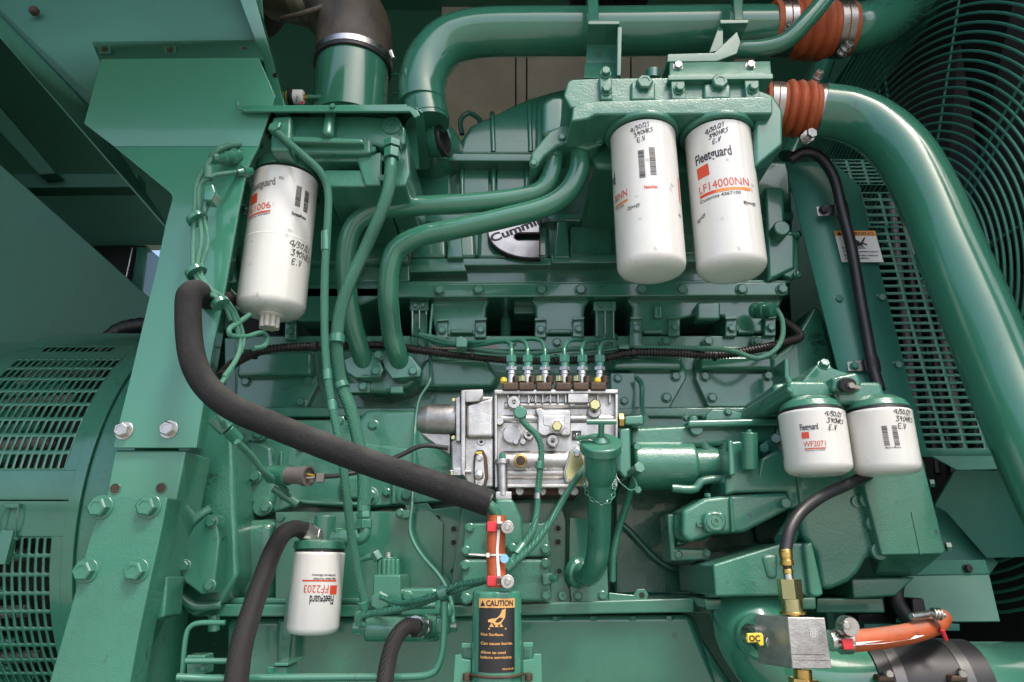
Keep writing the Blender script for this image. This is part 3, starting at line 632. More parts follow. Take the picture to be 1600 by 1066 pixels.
bolt(t, 334, 979, 1.15, 16, dir=(0, 0, -1), kind='hex'); bolt(t, 312, 969, 1.15, 13, dir=(0, 0, -1), kind='hex')
t = thing('pan_strut', 'upright green strap leading down from the oil pan rail behind the fuel filter', 'strut', (450, 1000, 1.14))
part('strap', t, [prism([(447, 930), (461, 930), (450, 1045), (436, 1045)], 1.14, 1.15)], 'green', .001)
part('clamp', t, [prism(rect(416, 1042, 448, 1062), 1.0, 1.05), prism(rect(426, 1036, 450, 1042), 1.0, 1.06)][0:1], 'green', .002); part('clamp_foot', t, [prism(rect(428, 1036, 450, 1041), 0.995, 1.06)], 'green', .001)
# ================================================================ manifold comb under the intake housing
t = thing('intake_manifold', 'long green intake manifold with a bolted bar and openings below the badge', 'manifold', (860, 470, 1.3))
YM = 1.33
part('bar', t, [prism([(470, 443), (1230, 440), (1228, 462), (470, 466)], YM - .02, YM + .2, .0)], 'green', .004, 3)
part('lip', t, [prism([(372, 441), (1236, 437), (1236, 442), (372, 447)], YM - .012, YM + .2)], 'green', .002)
comb = [(676, 466), (672, 478), (680, 526), (757, 524), (760, 480), (768, 466), (828, 466), (836, 478), (838, 524), (912, 522), (914, 480), (926, 466), (975, 466), (986, 478), (984, 524), (1060, 522), (1063, 500), (1085, 494), (1130, 494), (1140, 520), (1200, 520), (1214, 500), (1226, 462)]
part('face_lobe', t, [prism([(678, 462), (672, 480), (681, 526), (757, 525), (760, 480), (768, 462)], YM, YM + .12, .0)], 'green', .006, 3)
part('face_lobe', t, [prism([(826, 462), (836, 480), (838, 524), (911, 523), (914, 480), (926, 462)], YM, YM + .12)], 'green', .006, 3)
part('face_lobe', t, [prism([(974, 462), (988, 480), (984, 524), (1058, 523), (1063, 498), (1084, 494), (1130, 494), (1142, 521), (1198, 520), (1212, 500), (1226, 460)], YM + .001, YM + .12)], 'green', .006, 3)
part('face_lobe', t, [prism([(480, 462), (560, 462), (560, 500), (480, 500)], YM + .01, YM + .1)], 'green', .006, 3)
part('shade_backing', t, [prism(rect(372, 440, 1232, 560), 1.72, 1.725)], 'dark')  # near-black sheet behind the openings paints in their deep shade
for x in (687, 748, 846, 907, 1003, 1065, 1158, 1221): bolt(t, x, 455 - (x - 687) * .003, YM - .02, 20)
for x, y in ((691, 517), (751, 516), (845, 516), (904, 515), (994, 514), (1054, 513), (1143, 514), (1204, 513), (454, 519)):
    part('foot_tab', t, [prism([(x - 9, y - 16), (x + 9, y - 17), (x + 9, y + 12), (x - 10, y + 12)], YM - .012, YM + .02)], 'green', .003)
    part('foot_lip', t, [prism([(x - 10, y - 19), (x + 10, y - 20), (x + 9, y - 16), (x - 9, y - 15)], YM - .02, YM)], 'green', .001); bolt(t, x, y, YM - .012, 15)
for x0, x1 in ((703, 739), (857, 893), (1006, 1036), (1153, 1180)): part('rib_pad', t, [prism(rect(x0, 514, x1, 521), YM - .01, YM + .01)], 'green_cast', .003)
part('square_boss', t, [prism(rect(1089, 472, 1126, 499), YM - .025, YM + .01)], 'green', .005, 3)
part('small_boss', t, [prism(rect(1022, 477, 1035, 497), YM - .012, YM + .01)], 'green', .004)
part('hanging_tab', t, [prism([(984, 520), (1003, 520), (1003, 536), (1022, 537), (1024, 545), (984, 543)], YM - .016, YM)], 'green', .002)
for x, w in ((655, 30), (945, 36)):
    part('port_block', t, [prism(rect(x - w // 2, 470, x + w // 2, 486), 1.33, 1.38)], 'green_cast', .003)
    part('port_body', t, [prism(rect(x - w // 2 + 3, 486, x + w // 2 - 3, 530), 1.34, 1.4)], 'green_cast', .003)
    for k in (-1, 0, 1): part('small_line', t, [tube([(x + k * w * .36, 486, 1.332), (x + k * w * .36, 540, 1.32)], 4, 8)], 'green')
    for k in (-.2, .2): bolt(t, x + k * w, 478, 1.33, 9)
# temperature sensor at right end
t = thing('sensor_connector', 'ribbed green wired connector at the right end of the manifold', 'connector', (1200, 485, 1.28))
a = P(1178, 486, 1.30); b = P(1216, 484, 1.25)
part('body', t, [lathe(a, b - a, [(0, .016), (.008, .016), (.009, .012), (.016, .012), (.017, .017), (.03, .017), (.031, .013), (.04, .013), (.041, .015), (.05, .014), (.051, .008)], 20)], 'green')
part('lead', t, [tube([(1214, 484, 1.25), (1222, 500, 1.24), (1222, 528, 1.23), (1208, 550, 1.22), (1182, 560, 1.22), (1150, 550, 1.23), (1115, 545, 1.25), (1020, 544, 1.28), (900, 545, 1.28), (820, 553, 1.28), (740, 545, 1.28), (680, 528, 1.28), (655, 523, 1.28)], 8, 10)], 'green_wire')
# ================================================================ intake housing (ribbed upper body)
t = thing('aftercooler_housing', 'ribbed light green housing with domed top behind the oil filters', 'housing', (800, 300, 1.35))
YH = 1.34
part('lower_body', t, [prism([(634, 300), (640, 268), (660, 262), (720, 250), (880, 250), (1236, 250), (1240, 350), (1236, 400), (634, 405)], YH + .02, 1.8, .004)], 'green', .012, 4)
part('sill', t, [slab([(628, 404, YH + .0), (1240, 400, YH + .0), (1240, 412, YH + .0), (628, 416, YH + .0)], .1), prism([(628, 417), (1238, 413), (1236, 438), (640, 443)], YH + .028, 1.8)][0:1], 'green', .003)
part('lower_band', t, [prism([(628, 417), (1238, 413), (1234, 440), (640, 446)], YH + .022, 1.8)], 'green', .004)
part('ledge', t, [prism([(680, 239), (830, 240), (880, 241), (880, 253), (830, 252), (680, 251)], YH - .03, YH + .1)], 'green', .003)
part('dome', t, [prism([(716, 242, YH), (722, 215, YH + .001), (735, 196, YH + .002), (750, 188, YH + .003), (765, 182, YH + .0035), (800, 164, YH + .0045), (830, 152, YH + .005), (860, 143, YH + .006), (895, 135, YH + .0065), (905, 242, YH)], YH - .0, 1.75, .008)], 'green', .01, 4)
def fin(poly, Y0=YH - .022): part('fin', t, [prism(poly, Y0, YH + .03, .003)], 'green', .004, 3)
for x, ya, yb in ((769, 178, 238), (827, 160, 238), (722, 256, 308), (771, 256, 308), (823, 256, 308)):
    part('rounded_rib', t, [sweep([P(x + (2 if ya < 200 else 0), yb, YH + .002), P(x, ya + 4, YH + (.004 if ya < 200 else .008)), P(x, ya, YH + .03)], .0062, 16)], 'green')
part('dome_step', t, [prism([(838, 158, YH + .002), (846, 150, YH + .002), (880, 142, YH + .002), (884, 240, YH - .02), (836, 240, YH - .02)], YH - .02, YH + .1, .003)], 'green', .008, 4)
for x, w in ((470, 12), (545, 14), (711, 16), (790, 0), (878, 16), (945, 0)):
    if w: fin([(x - w / 2, 345), (x + w / 2, 345), (x + w / 2 + 5, 403), (x - w / 2 - 5, 403)], YH - .015)
# pockets (recessed panels framed by proud ribs)
part('frame_rib', t, [prism([(634, 334), (1240, 330), (1240, 343), (634, 347)], YH - .004, YH + .03, .002)], 'green', .004)
for x0, x1, y0, y1 in ((640, 700, 350, 408), (708, 745, 350, 408), (745, 860, 349, 409), (886, 960, 348, 408)):
    part('pocket_panel', t, [prism([(x0 + 4, y0 + 4, YH + .013), (x1 - 4, y0 + 4, YH + .013), (x1 - 2, y1 - 6, YH + .001), (x0 + 2, y1 - 6, YH + .001)], YH + .006, YH + .03, .006)], 'green', .008, 3)
for x0, x1 in ((640, 703), (718, 764), (776, 820), (836, 900)): part('sloped_panel', t, [prism([(x0, 256, YH + .007), (x1, 256, YH + .007), (x1, 306, YH + .004), (x0, 306, YH + .004)], YH, YH + .04)], 'green', .003)
part('bottom_pad', t, [prism([(630, 413), (725, 412), (730, 424), (630, 426)], YH - .012, YH + .03)], 'green_cast', .003)
part('bottom_pad', t, [prism([(860, 398), (1240, 394), (1240, 408), (862, 412)], YH - .012, YH + .03)], 'green_cast', .004)
part('cast_number', t, [textgeo('3096662', .0085, pf(648, 399, YH + .0045), .04), textgeo('2T6', .007, pf(652, 409, YH + .0045), .02)][0:1], 'green')
# left lower end, behind filter
part('left_end', t, [prism([(366, 330), (396, 335), (640, 330), (640, 410), (360, 415), (358, 380)], YH - .04, 1.7, .004)], 'green', .01, 3)
part('left_end_upper', t, [prism([(376, 290), (640, 288), (640, 328), (372, 328)], YH - .02, 1.7)], 'green', .008, 3)
part('left_lug', t, [prism([(348, 372), (360, 368), (372, 440), (350, 444)], YH - .06, YH + .05)], 'green_cast', .005)
part('rocker_skirt', t, [prism([(352, 415), (640, 412), (640, 440), (356, 446)], YH - .02, 1.7)], 'green', .004)
part('skirt_lower', t, [prism([(420, 447), (640, 447), (560, 478), (560, 500), (466, 502), (430, 478)], YH - .03, 1.6)], 'green', .006)
# right end
part('right_end', t, [prism([(1195, 290), (1226, 292), (1228, 362), (1244, 365), (1244, 420), (1200, 440)], YH - .04, 1.6)], 'green', .008, 3)
part('right_flange', t, [prism([(1226, 362), (1244, 360), (1249, 368), (1249, 428), (1240, 436), (1224, 430)], YH - .035, YH + .02)], 'green_cast', .004)
part('end_boss', t, [tboss(1214, 366, YH - .04, 26, .03), tube([(1214, 366, YH - .06), (1190, 372, YH - .04)], 18)][0:1], 'green_cast', .004)
bolt(t, 1245, 367, YH - .04, 14, dir=(.6, -1, 0)); bolt(t, 1245, 430, YH - .04, 14, dir=(.6, -1, 0))
# badge
t = thing('engine_badge', 'silver C-shaped badge with a black border and slanted maker lettering', 'badge', (805, 380, YH - .02))
kb = S(805, 380, YH - .01); fb = lambda x, y, dy=0: P(805, 380, YH - .006) + Vector(((x - 805) * kb, dy, -(y - 380) * kb))
def cshape(g):
    pts = []
    cx, cy = 826, 351
    pts += [(842 + g, 328 - g), (826, 328 - g) if False else (815, 317 - g)]
    pts = [(842 + g, 318 - g), (832, 316 - g)]
    for k in range(0, 19):
        a = math.radians(100 + k * 9.2); pts.append((832 + (66 + g) * math.cos(a), 349 - (52 + g) * math.sin(a)) if False else (830 + (67 + g) * math.cos(a), 362 - (46 + g) * math.sin(a)))
    pts += [(842 + g, 408 + g), (842 + g, 380 - g), (816, 380 - g)]
    for k in range(1, 8):
        a = math.radians(-90 - k * 22.5); pts.append((814 + (12 - g) * math.cos(a), 373 - (8 - g) * math.sin(a)) )
    pts += [(816, 365 + g), (842 + g, 365 + g)]
    return pts
def ext(pts, y0, y1):
    n = len(pts); V = [fb(x, y, y0) for x, y in pts] + [fb(x, y, y1) for x, y in pts]
    return V, [list(range(n)), [n + i for i in reversed(range(n))]] + [[i, n + i, n + (i + 1) % n, (i + 1) % n] for i in range(n)]
part('border', t, [ext(cshape(2.2), -.010, .012)], 'black', .0008); part('face', t, [ext(cshape(0), -.0115, .0)], 'band')
ca = math.radians(23)
part('lettering', t, [textgeo('Cummins', 13.5 * kb, lambda u, v: fb(769, 383, -.0121) + Vector((u * math.cos(ca) - v * math.sin(ca), 0, u * math.sin(ca) + v * math.cos(ca))), 100 * kb, .035)], 'black')
# ================================================================ oil filter head
t = thing('oil_filter_manifold', 'long green cast oil filter head across the top carrying two white filters', 'filter mount', (1060, 150, 1.15))
YF = 1.02
part('main_casting', t, [prism([(886, 128), (892, 123), (940, 121), (1040, 120), (1185, 126), (1190, 150), (1190, 176), (930, 178), (908, 172), (890, 168), (880, 150)], YF, 1.5, .004)], 'green_cast', .009, 4)
part('front_ledge', t, [prism([(895, 166), (928, 157), (1190, 150), (1208, 152), (1208, 178), (930, 179), (918, 186), (892, 190)], YF - .022, YF + .06, .003)], 'green_cast', .004)
part('lower_casting', t, [prism([(930, 179), (1205, 177), (1224, 172), (1224, 230), (1180, 272), (930, 262), (896, 210)], YF + .09, 1.42)], 'green_cast', .01, 3)
part('side_wing', t, [prism([(1188, 140), (1208, 148), (1224, 172), (1224, 226), (1180, 262), (1180, 140)], YF - .004, YF + .08)], 'green', .006)
part('left_column', t, [prism([(846, 158), (862, 148), (884, 148), (884, 205), (846, 214)], 1.17, 1.4)], 'green', .02, 4)
for cx in (1003, 1120):
    o = P(cx, 216, 1.055); o = Vector((o.x, 1.055, o.z))
    part('filter_flange', t, [lathe((o.x, o.y, o.z + .014), (0, 0, -1), [(0, .060), (.002, .066), (.010, .066), (.013, .0635)], 48)], 'green_cast', .002)
for x, y, d, kd in ((1005, 137, 33, 'washer'), (1121, 136, 33, 'washer')): bolt(t, x, y, YF, d, kind=kd, sz=1.15)
part('bolt_pad', t, [prism([(986, 128), (1024, 128), (1024, 156), (986, 156)], YF - .008, YF + .01, .002)], 'green_cast', .004)
part('bolt_pad', t, [prism([(1100, 130), (1142, 130), (1142, 154), (1100, 154)], YF - .008, YF + .01, .002)], 'green_cast', .004)
part('strap_pad', t, [prism([(935, 120), (956, 120), (958, 156), (938, 156)], YF - .012, YF + .01, .001)], 'green', .004)
part('rear_boss', t, [cyl(P(1020, 125, 1.1), P(1020, 112, 1.1), .014)], 'green_cast')
for x, y in ((946, 115), (947, 142), (1061, 140), (1176, 139)): bolt(t, x, y, YF - .012, 19, sz=1.2)
part('leg_pad', t, [prism([(1048, 124), (1070, 124), (1072, 155), (1050, 155)], YF - .012, YF + .01)], 'green', .002)
part('leg_pad', t, [prism([(1163, 124), (1186, 124), (1188, 155), (1166, 155)], YF - .012, YF + .01)], 'green', .002)
# bar with two silver bolts
t = thing('pipe_support_bracket', 'green angle bar with two silver bolts above the filter head', 'bracket', (1120, 105, 1.1))
part('face', t, [slab([(1046, 98, 1.025), (1204, 95, 1.025), (1206, 117, 1.015), (1046, 119, 1.015)], .006)], 'green', .002)
part('lower_lip', t, [prism([(1044, 117.5), (1208, 115.5), (1208, 123), (1044, 125)], 1.005, 1.05)], 'green', .001)
part('upper_bar', t, [prism([(1043, 84), (1116, 82), (1152, 48), (1158, 66), (1152, 84), (1120, 96), (1042, 97)], 1.04, 1.09)], 'green', .002)
bolt(t, 1059, 105, 1.022, 17, 'steel', sz=1.1); bolt(t, 1172, 104, 1.022, 17, 'steel', sz=1.1)
t = thing('pipe_saddle', 'green saddle bracket with slanted gusset holding the top pipe at right', 'bracket', (1145, 50, 1.15))
part('clamp_plate', t, [prism([(1125, 31), (1170, 31), (1169, 36), (1126, 37)], 1.09, 1.16)], 'green', .001)
part('web', t, [prism([(1128, 37), (1168, 36), (1158, 60), (1118, 82), (1108, 82)], 1.13, 1.135)], 'green', .001)
part('rib', t, [prism([(1125, 36), (1130, 36), (1130, 78), (1108, 82)], 1.10, 1.16)], 'green', .001)
part('strap', t, [slab([(1144, -30, 1.12), (1160, -30, 1.12), (1162, 31, 1.11), (1148, 31, 1.11)], .02)], 'green', .002)
bolt(t, 1156, 44, 1.13, 11)
t = thing('pipe_hanger', 'upright green hanger plate with folded edge clamped on the top pipe', 'bracket', (943, 70, 1.13))
part('cap', t, [prism([(919, 33), (968, 33), (968, 38), (919, 38)], 1.08, 1.15)], 'green', .001)
part('plate', t, [prism([(920, 38), (964, 38), (962, 119), (914, 119)], 1.135, 1.14)], 'green', .001)
part('folded_edge', t, [prism([(965, 42), (972, 42), (970, 118), (964, 118)], 1.08, 1.14)], 'green', .001)
part('strap', t, [slab([(916, -30, 1.12), (934, -30, 1.12), (936, 33, 1.10), (920, 33, 1.10)], .02)], 'green', .002)
part('foot', t, [slab([(914, 98, 1.134), (958, 97, 1.134), (962, 121, 1.11), (912, 121, 1.11)], .004)], 'green', .001)
bolt(t, 929, 48, 1.135, 10); bolt(t, 952, 47, 1.135, 10)
# ================================================================ top pipe
t = thing('top_air_pipe', 'wide green pipe across the top bending down at its left end', 'pipe', (900, 50, 1.25))
part('pipe', t, [sweep(wpath([(1212, 47, 1.22), (1100, 48, 1.22), (960, 50, 1.22), (830, 50, 1.22), (745, 53, 1.22), (700, 66, 1.22), (670, 98, 1.22), (659, 135, 1.22), (660, 165, 1.22)], 8), lambda i, f: .0525 - .004 * max(0, f - .6), 36)], 'green_pipe')
part('lower_sleeve', t, [cyl(P(659, 140, 1.22), P(668, 196, 1.22), .0465, 36), cyl(P(660, 148, 1.22), P(662, 158, 1.22), .048, 36), cyl(P(665, 178, 1.22), P(667, 192, 1.22), .0475, 36)][0:1], 'green')
part('sleeve_band', t, [cyl(P(660, 146, 1.22), P(662, 156, 1.22), .048, 36)], 'green'); part('sleeve_band', t, [cyl(P(665, 178, 1.22), P(667, 190, 1.22), .048, 36)], 'green')
part('sleeve_screw', t, [cyl(P(606, 117, 1.24), P(630, 116, 1.22), .0028)], 'green'); part('sleeve_screw', t, [cyl(P(616, 146, 1.24), P(636, 146, 1.22), .0028)], 'green')
t = thing('compressor_outlet', 'green round outlet flange with a black seal ring left of the ribbed dome', 'flange', (695, 235, 1.25))
a = P(648, 232, 1.27); ax = Vector((.94, -.33, .05)).normalized()
part('body', t, [lathe(a, ax, [(0, .040), (.025, .040), (.032, .031), (.044, .031), (.045, .036), (.062, .036)], 36)], 'green')
part('seal', t, [lathe(a + ax * .062, ax, [(0, .0335), (.008, .034), (.010, .033), (.010, .026), (.002, .025)], 40)], 'black')
part('scroll', t, [lathe(P(676, 235, 1.34), (0, -1, .1), [(-.1, .07), (0, .07), (.03, .06), (.05, .045), (.055, .02)], 40)], 'green_cast', .004)
single('small_loop_hose', 'small green looped hose left of the ribbed dome', 'hose', tube([(722, 210, 1.4), (720, 188, 1.4), (732, 177, 1.4), (748, 186, 1.4), (752, 200, 1.4)], 8), 'green')
# ================================================================ transfer tubes
t = thing('tube_flange', 'green oval cast flange holding the upper ends of the two thick tubes', 'flange', (880, 220, 1.1))
part('body', t, [prism([(829, 239), (858, 204), (895, 187), (930, 186), (943, 195), (944, 218), (932, 229), (918, 234), (890, 224), (872, 228), (851, 244), (838, 262), (828, 262)], 1.075, 1.16, .002)], 'green_cast', .006, 3)
part('collar', t, [cyl(P(864, 232, 1.108), P(862, 250, 1.108), .0215, 28)], 'green', .002); part('collar', t, [cyl(P(905, 214, 1.10), P(905, 230, 1.10), .0225, 28)], 'green', .002)
for x, y in ((878, 216), (936, 222), (834, 256)): bolt(t, x, y, 1.075, 14)
tg = 'twin thick tubes crossing below the badge'
single('thick_tube', 'upper thick green tube, bending down left of its twin', 'tube', tube([(864, 240, 1.108), (861, 270, 1.112), (848, 295, 1.115), (815, 308, 1.115), (740, 317, 1.12), (640, 323, 1.13), (585, 330, 1.135), (553, 353, 1.14), (541, 392, 1.15), (541, 440, 1.17), (550, 500, 1.2), (562, 545, 1.23), (574, 580, 1.265)], 31, 28), 'green_pipe', group=tg)
single('thick_tube', 'lower thick green tube, running to the right one of the two floor flanges', 'tube', tube([(905, 220, 1.10), (905, 262, 1.103), (889, 297, 1.105), (855, 322, 1.105), (790, 340, 1.11), (710, 358, 1.12), (655, 370, 1.13), (620, 390, 1.14), (608, 425, 1.15), (607, 470, 1.17), (612, 520, 1.21), (620, 550, 1.23), (630, 580, 1.265)], 33, 28), 'green_pipe', group=tg)
t = thing('tube_landing_casting', 'green cast foot with two flanges receiving the lower ends of the thick tubes', 'flange', (600, 590, 1.28))
part('casting', t, [prism([(545, 560), (650, 560), (656, 590), (640, 605), (612, 612), (600, 614), (555, 612), (540, 590)], 1.262, 1.34, .004)], 'green_cast', .009, 3)
part('flange', t, [prism([(536, 562), (560, 550), (590, 556), (600, 578), (594, 590), (555, 591), (541, 582)], 1.240, 1.27)], 'green', .003)
part('flange', t, [prism([(596, 556), (612, 546), (642, 556), (659, 577), (656, 589), (612, 592), (600, 575)], 1.238, 1.27)], 'green', .003)
part('collar', t, [lathe(P(574, 578, 1.252), (0, -.8, .6), [(-.01, .0205), (.002, .0195)], 28)], 'green'); part('collar', t, [lathe(P(630, 578, 1.252), (0, -.8, .6), [(-.01, .0215), (.002, .0205)], 28)], 'green')
for x, y in ((588, 581), (646, 581), (568, 605), (592, 556)): bolt(t, x, y, 1.238 if y < 600 else 1.256, 17)
part('pad', t, [prism([(545, 598), (578, 597), (578, 614), (545, 614)], 1.257, 1.28)], 'green', .002); part('small_pad', t, [prism(rect(609, 602, 630, 615), 1.25, 1.28)], 'green_cast', .003)
# ================================================================ white filters
HAND = ['4/30/21', '390HRS', 'E.V']
def canister(name, label, cx, ytop, Y, R, L, group, btm='dome', tilt=None):
    o = P(cx, ytop, Y); q = thing(name, label, 'filter', o, group)
    ax = Vector((0, 0, -1)) if tilt is None else Vector(tilt).normalized()
    pr = [(0, R * .96), (.002, R * 1.005), (.005, R * 1.005), (.006, R), (L - R * .30, R), (L - R * .18, R * .965), (L - R * .08, R * .87), (L - R * .02, R * .7), (L, R * .45), (L + .0003, R * .1)]
    part('can', q, [lathe(o, ax, pr, 72)], 'white', angle=50)
    part('seal', q, [lathe(o - ax * .0035, ax, [(0, R * .96), (.006, R * .99), (.006, R * .9)], 48)], 'black')
    a0 = -math.atan2(o.x, o.y); halfpx = R / S(cx, ytop + 100, Y)
    _, r, s = frame(ax)
    if s.x < 0: s = -s
    def fn(dx, v0, rot=0.0, dr=.0006):
        """label surface: dx = offset in can radii from the middle as seen, v0 = metres below the top"""
        th0 = a0 + math.asin(max(-1, min(1, dx)))
        def g(u, v):
            uu = u * math.cos(rot) - v * math.sin(rot); vv = u * math.sin(rot) + v * math.cos(rot)
            th = th0 + uu / R; return o + ax * (v0 - vv) + (r * math.cos(th) + s * math.sin(th)) * (R + dr)
        return g
    return q, fn
def barcode(q, fn, w, h, seed):
    rnd = random.Random(seed); gs = []; v = 0
    while v < h:
        d = rnd.choice((.0004, .0006, .0010)); gs.append(qd(fn, 0, -v - d, w, -v, 3)); v += d + rnd.choice((.0004, .0007))
    part('barcode', q, gs, 'ink', kind='stuff')
def brand(q, fn, dx, v, h, w, code, cw, sq=True, csz=None, up=1):
    part('brand_lettering', q, [textgeo('Fleetguard', h, fn(dx, v, 0), w, .018)], 'grey' if code == 'FS1006' else 'ink')
gf = 'white filters hanging on the engine'
# two large oil filters
q1, f = canister('oil_filter', 'large white oil filter with two bar codes facing front, left of the top pair', 1004, 216, 1.055, .0575, .268, gf)
part('handwriting', q1, [handgeo(HAND, .008, f(-.32, .024, .22), seed=3)], 'ink', kind='stuff')
barcode(q1, f(-.16, .062), .010, .052, 5); barcode(q1, f(.16, .058), .010, .054, 6)
part('brand_lettering', q1, [textgeo('Fleetguard', .017, f(-1.6 if False else -.98, .098, .05), None, .018)], 'ink') if False else None
part('brand_lettering', q1, [textgeo('rd', .022, f(-.97, .102, .0), .014, .03)], 'ink')
part('code_lettering', q1, [textgeo('00NN', .014, f(-.92, .14, .0), .034, .0)], 'redprint')
part('code_stripe', q1, [qd(f(-.93, .146), 0, -.004, .036, 0, 6)], 'orangeprint')
part('number_lettering', q1, [textgeo('7100', .0055, f(-.88, .157), .02, .0)], 'ink')
part('small_emblem', q1, [textgeo('NanoNet', .006, f(-.05, .136), .022, .03), qd(f(-.05, .14), 0, -.0015, .022, 0, 3)][0:1], 'redprint')
part('small_lettering', q1, [textgeo('D)>>ST', .0065, f(-.55, .168), .022, .02)], 'ink')
part('small_lettering', q1, [textgeo('A)>', .0065, f(.86, .178), .01, .02)], 'ink')
part('side_print', q1, [qd(f(.93, .10), 0, -.05, .004, 0, 2)], 'redprint')
q2, f = canister('oil_filter', 'large white oil filter marked LF14000NN, right one of the top pair', 1121, 216, 1.055, .0575, .268, gf)
part('handwriting', q2, [handgeo(HAND, .0085, f(-.34, .026, .25), seed=5)], 'ink', kind='stuff')
part('brand_lettering', q2, [textgeo('Fleetguard', .019, f(-.68, .075, .05), .064, .018)], 'ink')
part('red_square', q2, [qd(f(-.68, .082, .05), 0, -.022, .023, 0, 4)], 'redprint')
part('code_lettering', q2, [textgeo('LF14000NN', .0155, f(-.66, .132, .03), .088, .0)], 'redprint')
part('code_stripe', q2, [qd(f(-.66, .135, .03), 0, -.0055, .03, 0, 5)], 'redprint'); part('code_stripe_end', q2, [qd(f(-.64, .1352, .03), .026, -.0055, .088, 0, 10)], 'orangeprint')
part('number_lettering', q2, [textgeo('Cummins 4367100', .006, f(-.66, .15, .05), .07, .01)], 'ink')
part('small_lettering', q2, [textgeo('B)>>ST', .0065, f(.52, .165), .026, .02)], 'ink'); part('small_lettering', q2, [textgeo('A)>ST', .0065, f(-.8, .182, .3), .022, .02)], 'ink')
for q, x, y in ((q1, 1020, 411), (q2, 1132, 414)):
    o = P(x, y, 1.02); part('base_stamp', q, [textgeo('LUBE 14', .0035, lambda u, v, o=o: o + Vector((u, -v * .3 - .001, v * .8 + u * .25)), .018, .02)], 'grey') if False else None
# fuel/water separator, left
q3, f = canister('fuel_filter', 'large white fuel filter with clear knob beneath it at upper left', 447, 283, 1.10, .0572, .262, gf)
part('brand_lettering', q3, [textgeo('Fleetguard', .015, f(-.93, .048, .12), .052, .03)], 'grey')
part('red_square', q3, [qd(f(-.93, .055, .1), 0, -.019, .018, 0, 4)], 'redprint')
part('code_lettering', q3, [textgeo('FS1006', .013, f(-.94, .092, .1), .05, .0)], 'redprint')
part('code_stripe', q3, [qd(f(-.94, .096, .1), 0, -.003, .05, 0, 6)], 'redprint')
part('number_lettering', q3, [textgeo('Cummins 4070801', .004, f(-.94, .104, .1), .05, .0)], 'ink')
barcode(q3, f(.32, .035), .010, .04, 8); barcode(q3, f(.58, .038), .010, .04, 9)
part('small_lettering', q3, [textgeo('StrataPore', .0065, f(.26, .094), .028, .03)], 'ink'); part('small_lettering', q3, [textgeo('D)', .005, f(-.2, .03), .007, .02)], 'ink')
part('handwriting', q3, [handgeo(HAND, .0105, f(.30, .152, -.02), seed=9)], 'ink', kind='stuff')
part('can_seam', q3, [lathe(WL[q3.name] + Vector((0, 0, -.13)), (0, 0, -1), [(0, .0573), (.001, .0576), (.003, .0576), (.004, .0573)], 72)], 'white')
zb = WL[q3.name] + Vector((0, 0, -.262))
part('drain_collar', q3, [lathe(zb + Vector((0, 0, .004)), (0, 0, -1), [(0, .024), (.006, .021), (.008, .017)], 32)], 'white')
for k in range(8):
    a = k * math.pi / 4
    part('knob_flute', q3, [cyl(zb + Vector((math.cos(a) * .0125, math.sin(a) * .0125, 0)), zb + Vector((math.cos(a) * .0125, math.sin(a) * .0125, -.024)), .005, 12)], 'plastic', .0008)
part('drain_knob', q3, [cyl(zb, zb + Vector((0, 0, -.023)), .0125, 24)], 'plastic')
# pair of coolant filters
q4, f = canister('coolant_filter', 'small white filter marked WF2071 with written date, left of the small pair', 1267, 646, 1.0, .0465, .092, gf)
part('brand_lettering', q4, [textgeo('Fleetguard', .009, f(-.36, .032), .024, .018)], 'ink'); part('red_square', q4, [qd(f(-.34, .035), 0, -.009, .01, 0, 2)], 'redprint')
part('code_lettering', q4, [textgeo('WF2071', .008, f(-.32, .056), .029, .0)], 'redprint'); part('code_stripe', q4, [qd(f(-.31, .058), 0, -.0016, .028, 0, 4)], 'redprint')
part('number_lettering', q4, [textgeo('Cummins 3100304', .0024, f(-.28, .0625), .025, .0)], 'ink')
part('handwriting', q4, [handgeo(HAND, .007, f(.38, .013, -.1), .001, seed=12)], 'ink', kind='stuff'); part('side_print', q4, [textgeo('FILTER', .005, f(-.97, .04, -1.57), .03, .03)], 'ink')
q5, f = canister('coolant_filter', 'small white filter showing a bar code, right of the small pair', 1371, 645, 1.0, .0455, .093, gf)
barcode(q5, f(.04, .028), .007, .028, 15); barcode(q5, f(.32, .028), .007, .028, 16)
part('small_lettering', q5, [textgeo('Made in Mexico', .0025, f(.06, .06), .02, .01)], 'ink')
part('handwriting', q5, [handgeo(HAND, .007, f(.44, .011, -.1), .001, seed=17)], 'ink', kind='stuff')
part('side_lettering', q5, [textgeo('rd', .01, f(-.98, .045), .007, .03)], 'ink'); part('side_print', q5, [qd(f(-.97, .066), 0, -.006, .005, 0, 2)], 'redprint')
# fuel prefilter, printed upside down
q6, f = canister('fuel_prefilter', 'small white filter with upside down FF2203 print at bottom left', 500, 862, 1.10, .0385, .118, gf, tilt=(-.012, 0, -1))
part('brand_lettering', q6, [textgeo('Fleetguard', .0125, f(.66, .062, math.pi), .036, .018)], 'ink')
part('red_square', q6, [qd(f(.5, .048), 0, -.0125, .0125, 0, 2)], 'redprint')
part('code_lettering', q6, [textgeo('FF2203', .011, f(.44, .0475, math.pi), .036, .0)], 'redprint')
part('code_stripe', q6, [qd(f(.7, .0425, math.pi), 0, -.0022, .052, 0, 6)], 'redprint')
part('small_lettering', q6, [textgeo('Max Mesh Pre-Filter', .0028, f(.66, .0375, math.pi), .034, .02), textgeo('140 Micron Efficiency', .0028, f(.66, .0325, math.pi), .036, .02)], 'ink')
